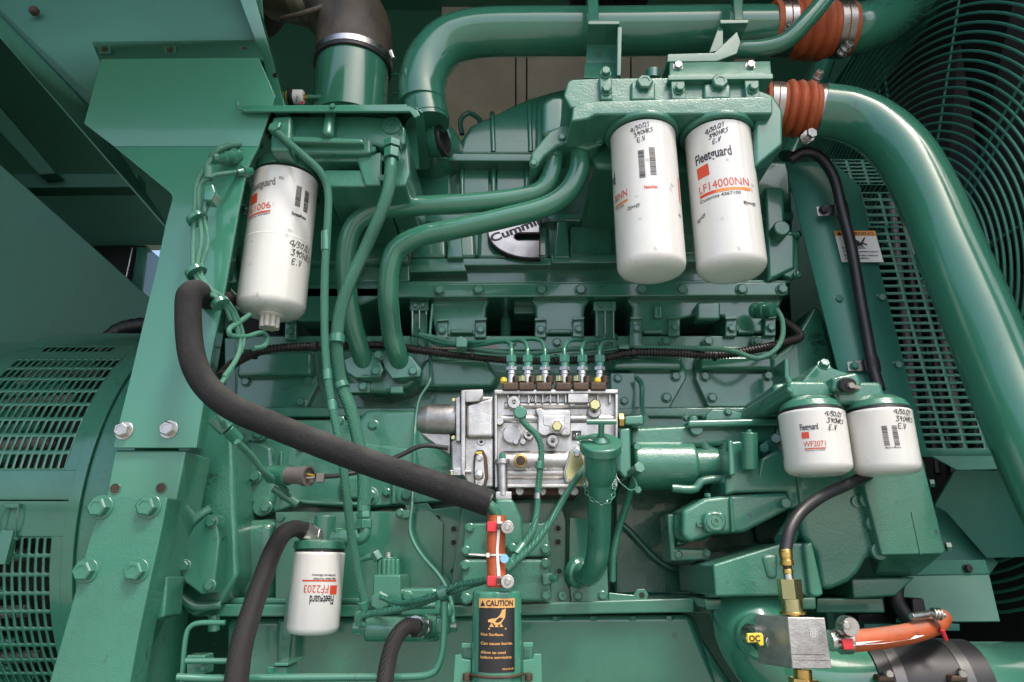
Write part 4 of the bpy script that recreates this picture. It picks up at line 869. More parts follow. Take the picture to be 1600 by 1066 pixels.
# ================================================================ filter heads
t = thing('fuel_filter_manifold', 'green cast head above the large fuel filter at upper left', 'filter mount', (520, 220, 1.12))
part('main_body', t, [prism([(430, 180), (570, 180), (620, 184), (634, 200), (634, 225), (612, 232), (580, 224), (580, 240), (430, 240)], 1.035, 1.3, .003)], 'green_cast', .006, 3)
part('left_block', t, [prism([(425, 182), (456, 180), (453, 236), (421, 236)], 1.01, 1.2, .003)], 'green_cast', .006, 3)
part('shelf', t, [prism([(456, 212), (566, 216), (568, 224), (456, 222)], 1.02, 1.1)], 'green_cast', .004, 3)
part('rib', t, [lathe(P(517, 176, 1.025), P(511, 220, 1.018) - P(517, 176, 1.025), [(-.005, .009), (.05, .0105), (.056, .008)], 20)], 'green_cast', .003)
part('plug', t, [tboss(612, 197, 1.035, 30, .004)], 'green', .001); bolt(t, 612, 197, 1.0305, 20, kind='plug')
part('window_top', t, [prism(rect(485, 240, 600, 252), 1.05, 1.28)], 'green_cast', .004); part('window_base', t, [prism(rect(505, 265, 596, 292), 1.05, 1.28)], 'green_cast', .004)
part('window_side', t, [prism([(556, 246), (596, 236), (596, 290), (570, 290)], 1.045, 1.28)], 'green_cast', .004)
part('window_back', t, [prism(rect(480, 245, 600, 290), 1.14, 1.25)], 'green_cast', .003)
part('right_leg', t, [prism([(600, 225), (636, 205), (641, 270), (634, 290), (598, 294)], 1.05, 1.3)], 'green_cast', .005)
part('collar', t, [lathe(WL[q3.name] + Vector((0, 0, .03)), (0, 0, -1), [(0, .04), (.006, .055), (.024, .056), (.027, .05)], 40)], 'green_cast', .001)
part('cast_mark', t, [textgeo('EE5-L', .008, pf(505, 250, 1.0485), .03, .02)], 'green')
for x, y in ((583, 236), (598, 280)): bolt(t, x, y, 1.045, 12, kind='hex')
bolt(t, 433, 204, 1.005, 22, kind='hex', dir=(-.2, -1, .3))
t = thing('head_bracket', 'green sheet bracket with curled left end above the fuel filter head', 'bracket', (520, 170, 1.1))
part('top_plate', t, [slab([(380, 169, 1.0), (636, 167, 1.0), (660, 176, 1.14), (668, 180, 1.3), (415, 180, 1.3)], .005, (0, 0, 1))], 'green', .001)
part('front_lip', t, [prism([(376, 167), (640, 166), (652, 172), (656, 180), (648, 184), (640, 174), (380, 174)], 1.0, 1.006)], 'green', .001)
part('curl', t, [tube([(371, 160, 1.002), (372, 168, 1.002), (380, 171, 1.002)], 5, 8)], 'green')
part('back_plate', t, [slab([(640, 172, 1.02), (657, 180, 1.03), (667, 262, 1.16), (640, 262, 1.18), (440, 232, 1.24), (380, 172, 1.01)], .004)] if False else [prism([(384, 172), (640, 172), (656, 182), (668, 262), (636, 266), (600, 250), (420, 218)], 1.22, 1.225)], 'green', .001)
part('right_plate', t, [slab([(648, 168, 1.003), (658, 176, 1.003), (669, 262, 1.22), (655, 264, 1.22)], .004, (1, 0, 0))], 'green', .001)
part('left_gusset', t, [slab([(377, 173, 1.004), (420, 215, 1.22), (424, 176, 1.22)], .004, (1, 0, 0))], 'green')
bolt(t, 520, 167, 1.0, 9, kind='hex')
t = thing('coolant_filter_manifold', 'green cast head above the pair of small white filters', 'filter mount', (1310, 610, 1.05))
part('left_body', t, [prism([(1232, 594), (1290, 594), (1310, 612), (1296, 622), (1240, 624), (1230, 612)], .985, 1.2, .003)], 'green_cast', .008, 3)
part('right_body', t, [prism([(1290, 595), (1378, 596), (1386, 622), (1370, 632), (1310, 632), (1300, 615)], .99, 1.2, .003)], 'green_cast', .007, 3)
part('upper_lug', t, [prism([(1255, 594), (1276, 570), (1290, 563), (1302, 575), (1340, 588), (1340, 600), (1250, 600)], 1.02, 1.2, .003)], 'green_cast', .007, 3)
part('step', t, [prism([(1300, 588), (1340, 580), (1348, 596), (1346, 612), (1300, 612)], .975, 1.1)], 'green_cast', .006)
for q in (q4, q5):
    o = WL[q.name]; part('collar', t, [lathe(o + Vector((0, 0, .022)), (0, 0, -1), [(0, .028), (.008, .040), (.017, .0445), (.021, .042)], 40)], 'green_cast', .001)
bolt(t, 1287, 571, 1.0, 19, kind='washer', dir=(0, -1, .5)); part('valve_knob', t, [cyl(P(1320, 602, .975), P(1326, 602, .955), .011, 20)], 'black', .001)
part('valve_stem', t, [cyl(P(1326, 602, .957), P(1331, 602, .945), .004)], 'steel'); part('valve_handle', t, [box(P(1334, 604, .95), (.018, .004, .005), Matrix.Rotation(.3, 3, 'Y'))], 'grey')
part('cast_mark', t, [textgeo('OUT', .007, pf(1302, 596, .9735), .022, .03)], 'green')
part('screw_post', t, [cyl(P(1231, 590, 1.0), P(1236, 612, 1.0), .005), ][0:1], 'green'); bolt(t, 1234, 610, .984, 9)
t = thing('prefilter_fitting', 'green head and elbow fitting above the small FF2203 filter', 'fitting', (500, 840, 1.12))
o = WL[q6.name]
part('collar', t, [lathe(o + Vector((0, 0, .018)), (0, 0, -1), [(0, .03), (.003, .04), (.014, .04), (.016, .036)], 36)], 'green_cast', .001)
part('body', t, [lathe(o + Vector((.004, 0, .055)), (0, 0, -1), [(0, .014), (.003, .0165), (.04, .0165)], 28)], 'green_cast', .001)
part('side_arm', t, [tube([(505, 842, 1.1), (535, 840, 1.1), (560, 840, 1.1)], 24)], 'green_cast')
part('nut', t, [hexn(P(528, 826, 1.1), P(528, 840, 1.1), .011)], 'green', .001)
part('elbow', t, [tube([(540, 842, 1.1), (562, 842, 1.1), (570, 834, 1.1), (569, 815, 1.1)], 20)], 'green')
part('union_nut', t, [hexn(P(569, 826, 1.1), P(569, 812, 1.1), .0135), ][0:1], 'green', .001); part('union_body', t, [hexn(P(569, 810, 1.1), P(568, 800, 1.1), .012)], 'green', .001); part('ferrule', t, [cyl(P(568, 800, 1.1), P(569, 776, 1.1), .0105)], 'green', .001)
# ================================================================ hoses, left and centre
t = thing('foam_sleeved_hose', 'thick dark foam covered hose running diagonally to the orange sleeve', 'hose', (500, 690, .95))
part('foam', t, [tube([(352, 470, 1.12), (330, 468, 1.03), (306, 456, .96), (296, 462, .945), (294, 485, .94), (296, 530, .935), (304, 570, .93), (325, 606, .93), (362, 636, .93), (420, 662, .93), (500, 694, .93), (580, 724, .93), (680, 757, .93), (765, 786, .93)], (33, 42), 32)], 'foam')
part('end_face', t, [cyl(P(765, 786, .93), P(767, 786.7, .93), .0172, 32)], 'black')
part('inner_tube', t, [tube([(745, 778, .93), (765, 790, .93), (774, 800, .935), (777, 815, .94)], 17)], 'green_pipe')
t = thing('orange_sleeve', 'orange wrapped sleeve with a white stripe and red tags above the caution tank', 'hose', (776, 860, .94))
part('sleeve', t, [sweep(resample(wpath([(776, 806, .94), (775, 860, .94), (776, 918, .94)]), .004), lambda i, f: .0122 + .0006 * (i % 7 == 0), 28)], 'orange', angle=70)
part('stripe', t, [prism([(777, 807), (782, 807), (781, 835), (779, 860), (782, 900), (777, 901), (775, 860), (777, 835)], .9265, .930)], 'stwhite')
for y in (823, 908):
    part('clamp_band', t, [cyl(P(775, y - 7, .94), P(775, y + 6, .94), .0133, 28)], 'band'); part('red_tag', t, [prism(rect(761, y - 8, 777, y + 8), .925, .928)], 'red', .001)
    part('clamp_screw', t, [cyl(P(793, y + 1, .935), P(793, y + 1, .915), .0085, 24), ][0:1], 'steel', .0008); bolt(t, 793, y + 1, .915, 12, 'steel', 'washer')
    part('screw_bridge', t, [prism(rect(776, y - 5, 790, y + 4), .921, .926)], 'rusty', .001)
part('zip_tie', t, [cyl(P(775, 866, .94), P(775, 869, .94), .0137, 28)], 'plastic'); part('zip_tail', t, [slab([(732, 865, .93), (765, 866, .925), (765, 870, .925), (732, 867, .93)], .001)], 'plastic'); part('zip_lock', t, [prism(rect(760, 864, 765, 871), .922, .926)], 'plastic')
part('blue_tag', t, [lathe(P(788, 873, .925), (.2, -1, 0), [(0, .0055), (.0008, .0055), (.0008, .003)], 20)], 'blue')
# corrugated loom: one long conduit
t = thing('wiring_loom', 'black corrugated wiring conduit running across the engine behind the tubes', 'conduit', (800, 550, 1.28))
part('conduit', t, [corrug([(345, 588, 1.14), (360, 572, 1.16), (385, 557, 1.18), (410, 548, 1.2), (450, 543, 1.22), (520, 541, 1.25), (600, 540, 1.27), (660, 548, 1.275), (720, 555, 1.275), (800, 563, 1.275), (870, 564, 1.275), (940, 560, 1.275), (990, 551, 1.27), (1060, 552, 1.27), (1120, 555, 1.27), (1180, 546, 1.27), (1225, 536, 1.28), (1250, 526, 1.3), (1240, 512, 1.33), (1220, 500, 1.36)], 14)], 'loom')
for x, y in ((398, 553), (738, 555), (868, 562), (988, 551), (1116, 556), (492, 541), (1213, 540)):
    part('cable_tie', t, [cyl(P(x - 2, y, 1.272 if x > 500 else 1.2), P(x + 3, y, 1.272 if x > 500 else 1.2), .0105, 20), box(P(x, y - 9, 1.268 if x > 500 else 1.19), (.005, .006, .006))][0:1], 'black', .0005)
# green braided hose
t = thing('braided_hose', 'green woven hose dropping from the fuel filter head to the elbow fitting', 'hose', (560, 450, 1.1))
part('nut', t, [hexn(P(614, 222, 1.02), P(613, 232, 1.02), .0165)], 'green', .001); part('fitting', t, [hexn(P(613, 234, 1.02), P(612, 248, 1.02), .0145)], 'green', .001); part('collar', t, [cyl(P(612, 250, 1.02), P(610, 276, 1.02), .0095)], 'green', .001)
part('hose', t, [tube([(611, 262, 1.02), (606, 300, 1.022), (590, 345, 1.035), (568, 395, 1.055), (545, 445, 1.06), (530, 495, 1.07), (526, 545, 1.08), (533, 600, 1.1), (548, 640, 1.1), (560, 690, 1.1), (568, 740, 1.1), (569, 790, 1.1)], 20, 20)], 'green_braid')
part('clamp', t, [cyl(P(527, 523, 1.075), P(526, 536, 1.075), .0125)], 'green', .001); part('tie', t, [cyl(P(532, 598, 1.1), P(535, 607, 1.1), .0125)], 'green', .001)
t = thing('thin_fuel_line', 'thin green line running from the filter head straight down the left side', 'tube', (510, 500, 1.03))
part('tube', t, [tube([(433, 206, 1.0), (450, 222, 1.005), (475, 244, 1.01), (500, 268, 1.02), (512, 295, 1.03), (512, 350, 1.03), (508, 420, 1.03), (507, 500, 1.03), (509, 560, 1.03), (516, 620, 1.03), (530, 690, 1.03), (540, 760, 1.04), (548, 830, 1.06), (560, 900, 1.08), (572, 950, 1.09)], 12.5, 16)], 'green_braid')
for (x, y, x2, y2) in ((509, 362, 509, 392), (511, 578, 512, 594), (518, 626, 520, 642), (566, 940, 571, 960)): part('sleeve', t, [cyl(P(x, y, 1.03 if y < 900 else 1.085), P(x2, y2, 1.03 if y < 900 else 1.09), .0075, 16)], 'green', .0008)
# black braided hoses at the bottom
t = thing('black_braided_hose', 'long black braided hose curving down left from the small fuel filter', 'hose', (420, 900, 1.0))
part('hose', t, [tube([(478, 832, 1.08), (462, 826, 1.06), (443, 834, 1.04), (427, 860, 1.02), (410, 905, 1.0), (393, 955, .98), (377, 1010, .96), (366, 1090, .94)], (24, 38), 28)], 'braid')
a, b = P(474, 829, 1.073), P(496, 838, 1.09)
part('ferrule', t, [lathe(a, b - a, [(0, .0145), (.012, .0145), (.013, .0135), (.018, .0135), (.019, .0125)], 28)], 'steel'); part('nut', t, [hexn(a + (b - a) * .75, b + (b - a) * .1, .0145)], 'steel', .001)
t = thing('black_braided_hose', 'short black braided hose curving down from the solenoid valve body', 'hose', (620, 1000, 1.0))
part('hose', t, [tube([(652, 979, 1.01), (634, 980, 1.0), (618, 998, .99), (607, 1030, .98), (598, 1090, .96)], (24, 27), 24)], 'braid')
a, b = P(648, 979, 1.01), P(662, 981, 1.03); part('ferrule', t, [lathe(a, b - a, [(0, .014), (.01, .014), (.011, .0125), (.016, .0125)], 28)], 'steel'); part('nut', t, [hexn(a + (b - a) * .7, b + (b - a) * .2, .0145)], 'steel', .001)
# wire harness far left
t = thing('green_wire_bundle', 'bundle of painted green wires drooping left of the large fuel filter', 'wiring', (320, 350, 1.08))
W = [[(408, 228, 1.12), (375, 226, 1.1), (345, 232, 1.08), (330, 246, 1.06)],
     [(333, 243, 1.05), (322, 262, 1.05), (308, 285, 1.05), (305, 320, 1.05), (302, 370, 1.04), (304, 425, 1.03), (322, 455, 1.03), (345, 470, 1.05), (362, 490, 1.08), (372, 520, 1.12), (375, 545, 1.16), (362, 575, 1.17), (345, 600, 1.15)],
     [(385, 268, 1.1), (355, 271, 1.08), (330, 276, 1.06), (312, 292, 1.05), (312, 330, 1.05), (315, 375, 1.04), (309, 425, 1.03), (330, 452, 1.03), (352, 468, 1.05), (368, 492, 1.08), (380, 530, 1.12), (370, 560, 1.16), (350, 590, 1.15)],
     [(318, 335, 1.05), (325, 380, 1.04), (314, 425, 1.03), (334, 458, 1.03), (350, 476, 1.05), (360, 500, 1.08)],
     [(390, 492, 1.12), (372, 505, 1.1), (358, 515, 1.08), (360, 524, 1.08), (385, 526, 1.1), (410, 520, 1.14), (418, 528, 1.15), (414, 540, 1.18), (396, 545, 1.2)],
     [(335, 630, 1.12), (345, 655, 1.12), (352, 668, 1.12)], [(370, 690, 1.13), (395, 715, 1.14), (410, 735, 1.15), (435, 755, 1.16), (448, 768, 1.17)],
     [(434, 750, 1.15), (460, 780, 1.17), (500, 786, 1.18), (560, 788, 1.19)]]
W = [[(x, y, min(Y, .975 + max(0, x - 345) * .0016)) for x, y, Y in w] for w in W]
for i, w in enumerate(W): part('wire', t, [corrug(w, 10, .003, 10, .1) if i == 0 else tube(w, (11, 9, 8, 6, 8, 10, 10, 6)[i] if i != 1 else 8, 10)], 'green_wire')
part('plug_body', t, [lathe(P(331, 247, .975), P(380, 243, 1.03) - P(331, 247, .975), [(0, .008), (.004, .011), (.02, .012), (.021, .0135), (.026, .0135), (.027, .012), (.04, .013), (.041, .0145), (.05, .0145), (.051, .012), (.06, .012)], 20), ][0:1], 'green')
part('junction_plug', t, [prism([(318, 290), (332, 286), (337, 300), (330, 314), (316, 312)], .955, .98)], 'green', .003); part('boot', t, [cyl(P(326, 262, .975), P(326, 280, .975), .0075, 14), ][0:1], 'green_wire'); part('tail', t, [cyl(P(324, 312, .975), P(317, 340, .975), .007, 14, .004)], 'green')
part('elbow_fitting', t, [lathe(P(370, 270, 1.01), P(392, 268, 1.03) - P(370, 270, 1.01), [(0, .006), (.01, .008), (.011, .011), (.02, .011), (.021, .007), (.03, .007)], 18)], 'green')
for x, y in ((308, 342), (306, 425), (344, 474)): part('tie', t, [cyl(P(x - 2, y - 3, .975), P(x + 2, y + 3, .975), .0165 if y < 470 else .014, 16)], 'green', .001)
part('lower_plug', t, [cyl(P(334, 652, 1.0), P(355, 672, 1.01), .0125, 8), ][0:1], 'green', .002); part('lower_plug_end', t, [cyl(P(355, 670, 1.01), P(372, 688, 1.03), .010, 10)], 'green', .001)
part('sensor_boot', t, [cyl(P(428, 762, 1.15), P(466, 788, 1.16), .008, 14)], 'green', .001)
# grey sensor plug with black lead
t = thing('sensor_plug', 'grey and green round plug with coloured wires and a black lead', 'connector', (455, 745, 1.1))
a, b = P(412, 741, 1.13), P(482, 744, 1.09); ax = (b - a).normalized(); L = (b - a).length
part('green_body', t, [lathe(a, ax, [(0, .006), (L * .15, .012), (L * .16, .0145), (L * .5, .0155), (L * .52, .0165), (L * .56, .0165)], 24)], 'green')
part('grey_shell', t, [lathe(a + ax * L * .56, ax, [(0, .0135), (L * .33, .0135), (L * .34, .016), (L * .46, .016), (L * .46, .013), (L * .4, .012)], 28)], 'greyrub')
for k, (m_, dz) in enumerate((('yellow', .004), ('copper', 0), ('plastic', -.004))): part('core_wire', t, [sweep([b - ax * .01 + Vector((0, 0, dz)), b + ax * .012 + Vector((0, 0, dz * .3))], .0012, 8)], m_)
part('lead', t, [tube([(490, 745, 1.09), (530, 743, 1.09), (580, 732, 1.1), (625, 712, 1.1), (660, 697, 1.1), (700, 700, 1.1)], 7.5, 12)], 'rubber'); part('lead_tie', t, [box(P(501, 747, 1.088), (.012, .01, .014))], 'grey', .001)
# thin loose green wire
single('control_wire', 'thin green wire winding down from the manifold past the pump to the plate', 'wire', tube([(676, 475, 1.31), (672, 520, 1.31), (672, 560, 1.3), (672, 595, 1.28), (655, 625, 1.27), (648, 680, 1.25), (647, 730, 1.2), (644, 790, 1.17), (641, 830, 1.16), (655, 862, 1.15), (690, 905, 1.14), (705, 940, 1.12), (708, 975, 1.1)], 6, 10), 'green')
t = thing('wire_clip', 'small green bolted clip holding the thin wire on the cut-corner plate', 'clip', (630, 802, 1.18))
part('strap', t, [prism([(618, 797), (645, 797), (645, 809), (620, 810)], 1.165, 1.18)], 'green', .001); bolt(t, 625, 802, 1.165, 14)
# ================================================================ fuel injection pump
t = thing('injection_pump', 'bare silver cast injection pump with six outlets in the middle of the engine', 'pump', (870, 690, 1.1))
YP = 1.085
Z1 = lambda x, y: (640 + x / 3.554, 520 + y / 3.554)
def zp(pl): return [Z1(x, y) for x, y in pl]
part('body', t, [prism([(773, 610), (966, 609), (966, 762), (773, 763)], YP + .016, 1.24, .001)], 'alu', .003)
part('top_rim', t, [prism([(772, 609), (966, 608.5), (966, 615), (772, 616)], YP, YP + .02)], 'alu', .0015)
part('edge_rib', t, [prism([(772, 615), (777, 615), (778, 762), (773, 762)], YP + .002, YP + .02)], 'alu', .0015)
part('edge_rib', t, [prism([(961, 615), (966, 615), (966, 700), (961, 700)], YP + .002, YP + .02)], 'alu', .0015)
for x0, x1 in ((887, 920),): part('top_pad', t, [prism(rect(x0, 614, x1, 630), YP + .001, YP + .02)], 'alu', .002)
for x in (794, 811, 826, 837, 848, 860, 872, 884, 934, 953): part('web', t, [prism(rect(x - 1.6, 615, x + 1.6, 630), YP + .005, YP + .02)], 'alu', .001)
for x0 in (826, 853): part('hatching', t, [slab([(x0 + k * 3.4, 627, YP + .008), (x0 + 1.3 + k * 3.4, 627, YP + .008), (x0 + 4.3 + k * 3.4, 619, YP + .008), (x0 + 3 + k * 3.4, 619, YP + .008)], .008) for k in range(4)], 'alu', kind='stuff')
for y, d, x0, x1, yy in ((634, 11, 788, 935, .016), (655, 14, 783, 962, .018), (722, 36, 783, 892, .022), (741, 22, 783, 960, .022)):
    part('rail', t, [cyl(P(x0, y, YP + yy), P(x1, y, YP + yy), d / 2 * S(860, y, YP), 28)], 'alu', .001)
part('foot_ridge', t, [prism([(782, 757), (893, 757), (893, 762), (782, 762)], YP - .004, YP + .02)], 'alu', .001)
part('lower_casting', t, [prism([(798, 762), (905, 762), (905, 775), (798, 774)], YP + .02, 1.2)], 'rusty', .003)
for x in (812, 847, 878, 897): part('foot_lug', t, [tboss(x, 768, YP + .02, 13, .006)], 'alu')
for x, y, d, h, ho in ((803, 632, 21, .018, .35), (927, 646, 21, .016, .3), (826, 681, 17, .016, .5), (863, 691, 19, .016, .4), (800, 680, 30, .010, 0), (752, 691, 13, .008, .5), (781, 660, 13, .012, 0), (806, 692, 9, .014, 0), (817, 692, 9, .014, 0), (893, 633, 9, .01, 0)):
    part('boss', t, [tboss(x, y, YP + .016, d, h, 28, ho)], 'alu')
    if ho: part('bore', t, [lathe(P(x, y, YP + .016 - h + .0008), (0, -1, 0), [(0, d / 2 * ho * .8 * S(x, y, YP)), (.0005, d / 2 * ho * .75 * S(x, y, YP))], 16)], 'dark')
fr = [(700, 420), (735, 418), (745, 432), (885, 430), (895, 440), (895, 560), (885, 572), (850, 572), (835, 560), (780, 560), (760, 572), (740, 572), (712, 555), (712, 460), (700, 440)]
inn = [(742, 462), (742, 510), (775, 545), (860, 535), (862, 478), (850, 462)]
part('square_pad', t, [prism(zp(fr), YP + .002, YP + .02, .001)], 'alu', .002)
part('pad_recess', t, [prism(zp([(742, 460), (862, 460), (864, 535), (850, 538), (742, 512)]), YP + .0012, YP + .003)], 'alu', .001)
part('centre_seat', t, [tboss(870, 667, YP + .003, 23, .004)], 'alu'); bolt(t, 870, 667, YP - .001, 17, 'gold', 'hex')
part('brass_plug', t, [tboss(813.5, 720, YP + .003, 21, .006, 28)], 'brass'); part('plug_face', t, [tboss(813.5, 720, YP - .003, 15, .0012, 24)], 'rusty')
part('post', t, [cyl(P(785, 724, YP - .006), P(786, 775, YP - .006), .0075, 24)], 'alu', .001); part('post_foot', t, [prism([(774, 768), (800, 768), (800, 781), (774, 781)], YP - .012, YP + .02)], 'alu', .002)
part('post_collar', t, [cyl(P(785, 718, YP - .006), P(785, 726, YP - .006), .0115, 24)], 'alu', .001); part('post_nut', t, [hexn(P(785, 711, YP - .006), P(785, 718, YP - .006), .0065)], 'green', .0005); part('post_cap', t, [cyl(P(785, 708, YP - .006), P(785, 712, YP - .006), .0042)], 'green')
part('chromate_plate', t, [prism([(893, 704), (901, 700), (907, 704), (916, 734), (912, 759), (887, 756), (883, 738)], YP - .003, YP)], 'gold', .001)
part('plate_seat', t, [prism([(890, 704), (901, 698), (910, 704), (919, 734), (914, 761), (884, 758), (880, 738)], YP, YP + .02)], 'alu', .002)
bolt(t, 901, 710, YP - .003, 9, 'steel', 'screw'); bolt(t, 887, 751, YP - .003, 8, 'steel', 'screw'); part('blue_mark', t, [prism(rect(897, 703, 905, 706), YP - .0045, YP - .003)], 'blue')
part('data_label', t, [prism(rect(894, 673, 908, 687), YP + .012, YP + .016)], 'black'); part('label_dots', t, [textgeo(': .:', .004, pf(896, 682, YP + .0115), .01, .02)], 'stwhite', kind='stuff')
part('cast_number', t, [textgeo('9415 083  S1002', .0055, pf(822, 737, YP + .0035), .058, .01)], 'alu', kind='stuff')
bolt(t, 929, 634, YP - .004, 19, 'gold', 'hex')
part('side_nut', t, [hexn(P(966, 657, 1.10), P(974, 657, 1.10), .012)], 'brass', .0008)
# governor end
part('governor_body', t, [prism([(722, 618), (772, 619), (772, 762), (735, 762), (724, 745), (705, 740), (704, 688), (722, 684)], YP + .01, 1.2, .001)], 'alu', .004)
part('flange_rib', t, [prism([(720, 610), (727, 610), (727, 746), (720, 740)], YP - .012, 1.2)], 'alu', .0015)
part('top_lug', t, [prism([(721, 609), (755, 608), (755, 618), (748, 628), (727, 629)], YP - .006, 1.16)], 'alu', .002)
part('upper_shell', t, [prism([(728, 632), (771, 619), (771, 684), (728, 684)], YP - .002, YP + .03, .001)], 'alu', .006, 4)
part('side_flange', t, [prism([(711, 622), (720, 618), (720, 690), (712, 690)], YP - .004, 1.2)], 'alu', .002)
a, b = P(713, 657.5, 1.12), P(654, 656, 1.12); rn = 25.5 * S(690, 657, 1.12)
part('nose_cone', t, [lathe(a, b - a, [(0, rn), ((b - a).length * .72, rn), ((b - a).length * .76, rn * .97), ((b - a).length * .97, rn * .74), ((b - a).length, rn * .7)], 48)], 'alu')
part('skirt', t, [prism([(655, 676), (704, 678), (704, 711), (695, 706), (660, 680)], 1.11, 1.17)], 'alu', .002)
part('lever_plate', t, [prism([(740, 712), (745, 703), (755, 703), (761, 714), (763, 745), (757, 762), (742, 762), (739, 735)], YP - .002, YP + .012)], 'rusty', .0015)
part('lever', t, [prism([(743, 714), (755, 712), (758, 745), (755, 760), (743, 760), (741, 740)], YP - .005, YP - .002)], 'steel', .001)
bolt(t, 749, 716, YP - .005, 12, 'steel', 'flange'); part('ball_joint', t, [lathe(P(748, 743, YP - .004), (0, -1, 0), [(0, .008), (.003, .0078), (.006, .006), (.0075, .002)], 24)], 'steel'); bolt(t, 750, 758, YP - .005, 9, 'steel', 'screw')
part('paint_mark', t, [prism(rect(744, 706, 753, 709), YP - .0055, YP - .005)], 'yellow')
part('clamp_screw', t, [cyl(P(704, 737, YP), P(736, 737, YP), .0032), ][0:1], 'steel'); part('clamp_block', t, [prism(rect(708, 731, 722, 743), YP - .008, YP + .02), ][0:1], 'alu', .001)
for x, y in ((709, 625), (708, 684), (707, 740)): bolt(t, x, y, YP - .003, 7, 'gold', 'screw')
# delivery valves
VX = (799, 824.4, 851.6, 882, 909.6, 936.8); YV = 1.125
for i, x in enumerate(VX):
    sx = S(x, 590, YV)
    def c(y0, y1, r, m, n, sg=20, bv=.0006): part(n, t, [cyl(P(x, y0, YV), P(x, y1, YV), r * sx, sg)], m, bv)
    c(573, 600, 7, 'steel', 'valve_stem'); c(574, 580, 9.5, 'steel', 'lock_nut', 6); c(583, 586, 8, 'steel', 'groove_ring')
    part('union_nut', t, [hexn(P(x, 556, YV), P(x, 567, YV), 9 * sx)], 'green', .0008); c(566, 574, 7, 'green', 'nut_neck')
    part('clamp_lug', t, [prism([(x - 14, 597), (x + 11, 597), (x + 11, 610), (x - 14, 610)], YP - .004, 1.17)], 'rusty', .003, 3)
    part('clamp_ear', t, [cyl(P(x + 8, 588, YV - .01), P(x + 8, 600, YV - .01), 5.5 * sx, 16)], 'rusty', .001)
    bx = x - 8 if i else x - 12
    if i in (1, 2, 3, 4): part('clamp_bolt', t, [hexn(P(bx, 588, YV - .025), P(bx, 597, YV - .025), 6.5 * sx), ], 'gold', .0006)
    else: part('marked_bolt', t, [lathe(P(bx + (5 if i else 0), 597, YV - .028), (0, 0, 1), [(-.006, .002), (0, .006), (.006, .0055), (.008, .002)], 14)], 'yellow')
# fuel pipes to the head
t = thing('fuel_line_set', 'six thin green steel fuel lines rising from the silver pump outlets', 'tubes', (860, 540, 1.2))
for w in ([(799, 557, YV), (799, 545, 1.13), (797, 537, 1.15), (785, 534, 1.18), (735, 541, 1.24), (705, 540, 1.26), (682, 538, 1.27), (668, 528, 1.28), (655, 515, 1.3)],
          [(824, 557, YV), (824, 545, 1.13), (820, 535, 1.15), (805, 532, 1.18), (735, 538, 1.235), (690, 536, 1.26), (660, 527, 1.28), (645, 524, 1.3)],
          [(851.6, 557, YV), (851, 545, 1.13), (845, 533, 1.15), (828, 530, 1.17), (735, 535, 1.23), (715, 534, 1.25)],
          [(882, 557, YV), (882, 545, 1.13), (888, 534, 1.15), (903, 531, 1.18), (922, 533, 1.22), (933, 528, 1.3)],
          [(909.6, 557, YV), (909, 546, 1.13), (914, 535, 1.15), (928, 532, 1.18), (945, 532, 1.24), (946, 524, 1.3)],
          [(936.8, 557, YV), (937, 547, 1.13), (942, 536, 1.15), (953, 533, 1.2), (963, 532, 1.26), (962, 524, 1.3)]):
    part('line', t, [tube(w, 6.5, 12, 8)], 'green')
part('bundle_clamp', t, [prism([(711, 527), (720, 524), (731, 530), (730, 543), (712, 543)], 1.215, 1.25)], 'green', .003)
part('cross_line', t, [tube([(700, 548, 1.27), (790, 556, 1.26), (870, 557, 1.26), (920, 550, 1.26), (975, 544, 1.27)], 4, 8)], 'green')
part('end_clip', t, [prism(rect(967, 537, 983, 545), 1.26, 1.29)], 'green', .001)
# banjo tube pair in front
t = thing('banjo_tube', 'green tube hanging from a round banjo head on the silver pump', 'tube', (830, 720, 1.05))
part('banjo_head', t, [tboss(812.5, 649, 1.08, 21, .024, 32)], 'green', .001)
part('tube', t, [tube([(815, 655, 1.065), (822, 664, 1.055), (838, 680, 1.05), (846, 700, 1.05), (844, 730, 1.05), (841, 765, 1.05), (839, 800, 1.045), (832, 830, 1.03), (815, 855, 1.01), (795, 882, 1.0), (770, 902, 1.0), (735, 914, 1.0), (700, 926, 1.01), (650, 945, 1.03), (600, 956, 1.04), (575, 960, 1.05), (563, 965, 1.05), (560, 978, 1.05)], 11, 14)], 'green_braid')
part('sleeve', t, [cyl(P(844, 722, 1.05), P(843, 733, 1.05), .0068)], 'green', .0006); part('sleeve', t, [cyl(P(818, 851, 1.012), P(806, 867, 1.004), .0068)], 'green', .0006)
part('bare_patch', t, [cyl(P(840.2, 771, 1.0495), P(839.8, 780, 1.049), .0057)], 'band')
t = thing('vent_tube', 'green tube slanting from the yellow plate down left across the blocks', 'tube', (870, 790, 1.03))
part('tube', t, [tube([(914, 730, 1.06), (903, 745, 1.045), (885, 772, 1.035), (862, 812, 1.02), (838, 846, 1.0), (812, 872, .985), (790, 888, .98)], 10.5, 14)], 'green_braid')
part('sleeve', t, [cyl(P(802, 878, .98), P(790, 888, .98), .0085, 16)], 'green', .0008)
t = thing('leak_tube', 'thin green tube running left below the vent tube to the solenoid valve', 'tube', (680, 925, 1.0))
part('tube', t, [tube([(790, 893, .99), (755, 907, .99), (715, 914, 1.0), (680, 930, 1.0), (655, 938, 1.01), (620, 942, 1.04), (595, 933, 1.06)], 9, 12)], 'green_braid')
part('sleeve', t, [cyl(P(684, 928, .999), P(697, 923, .999), .0095, 16)], 'green', .0008)
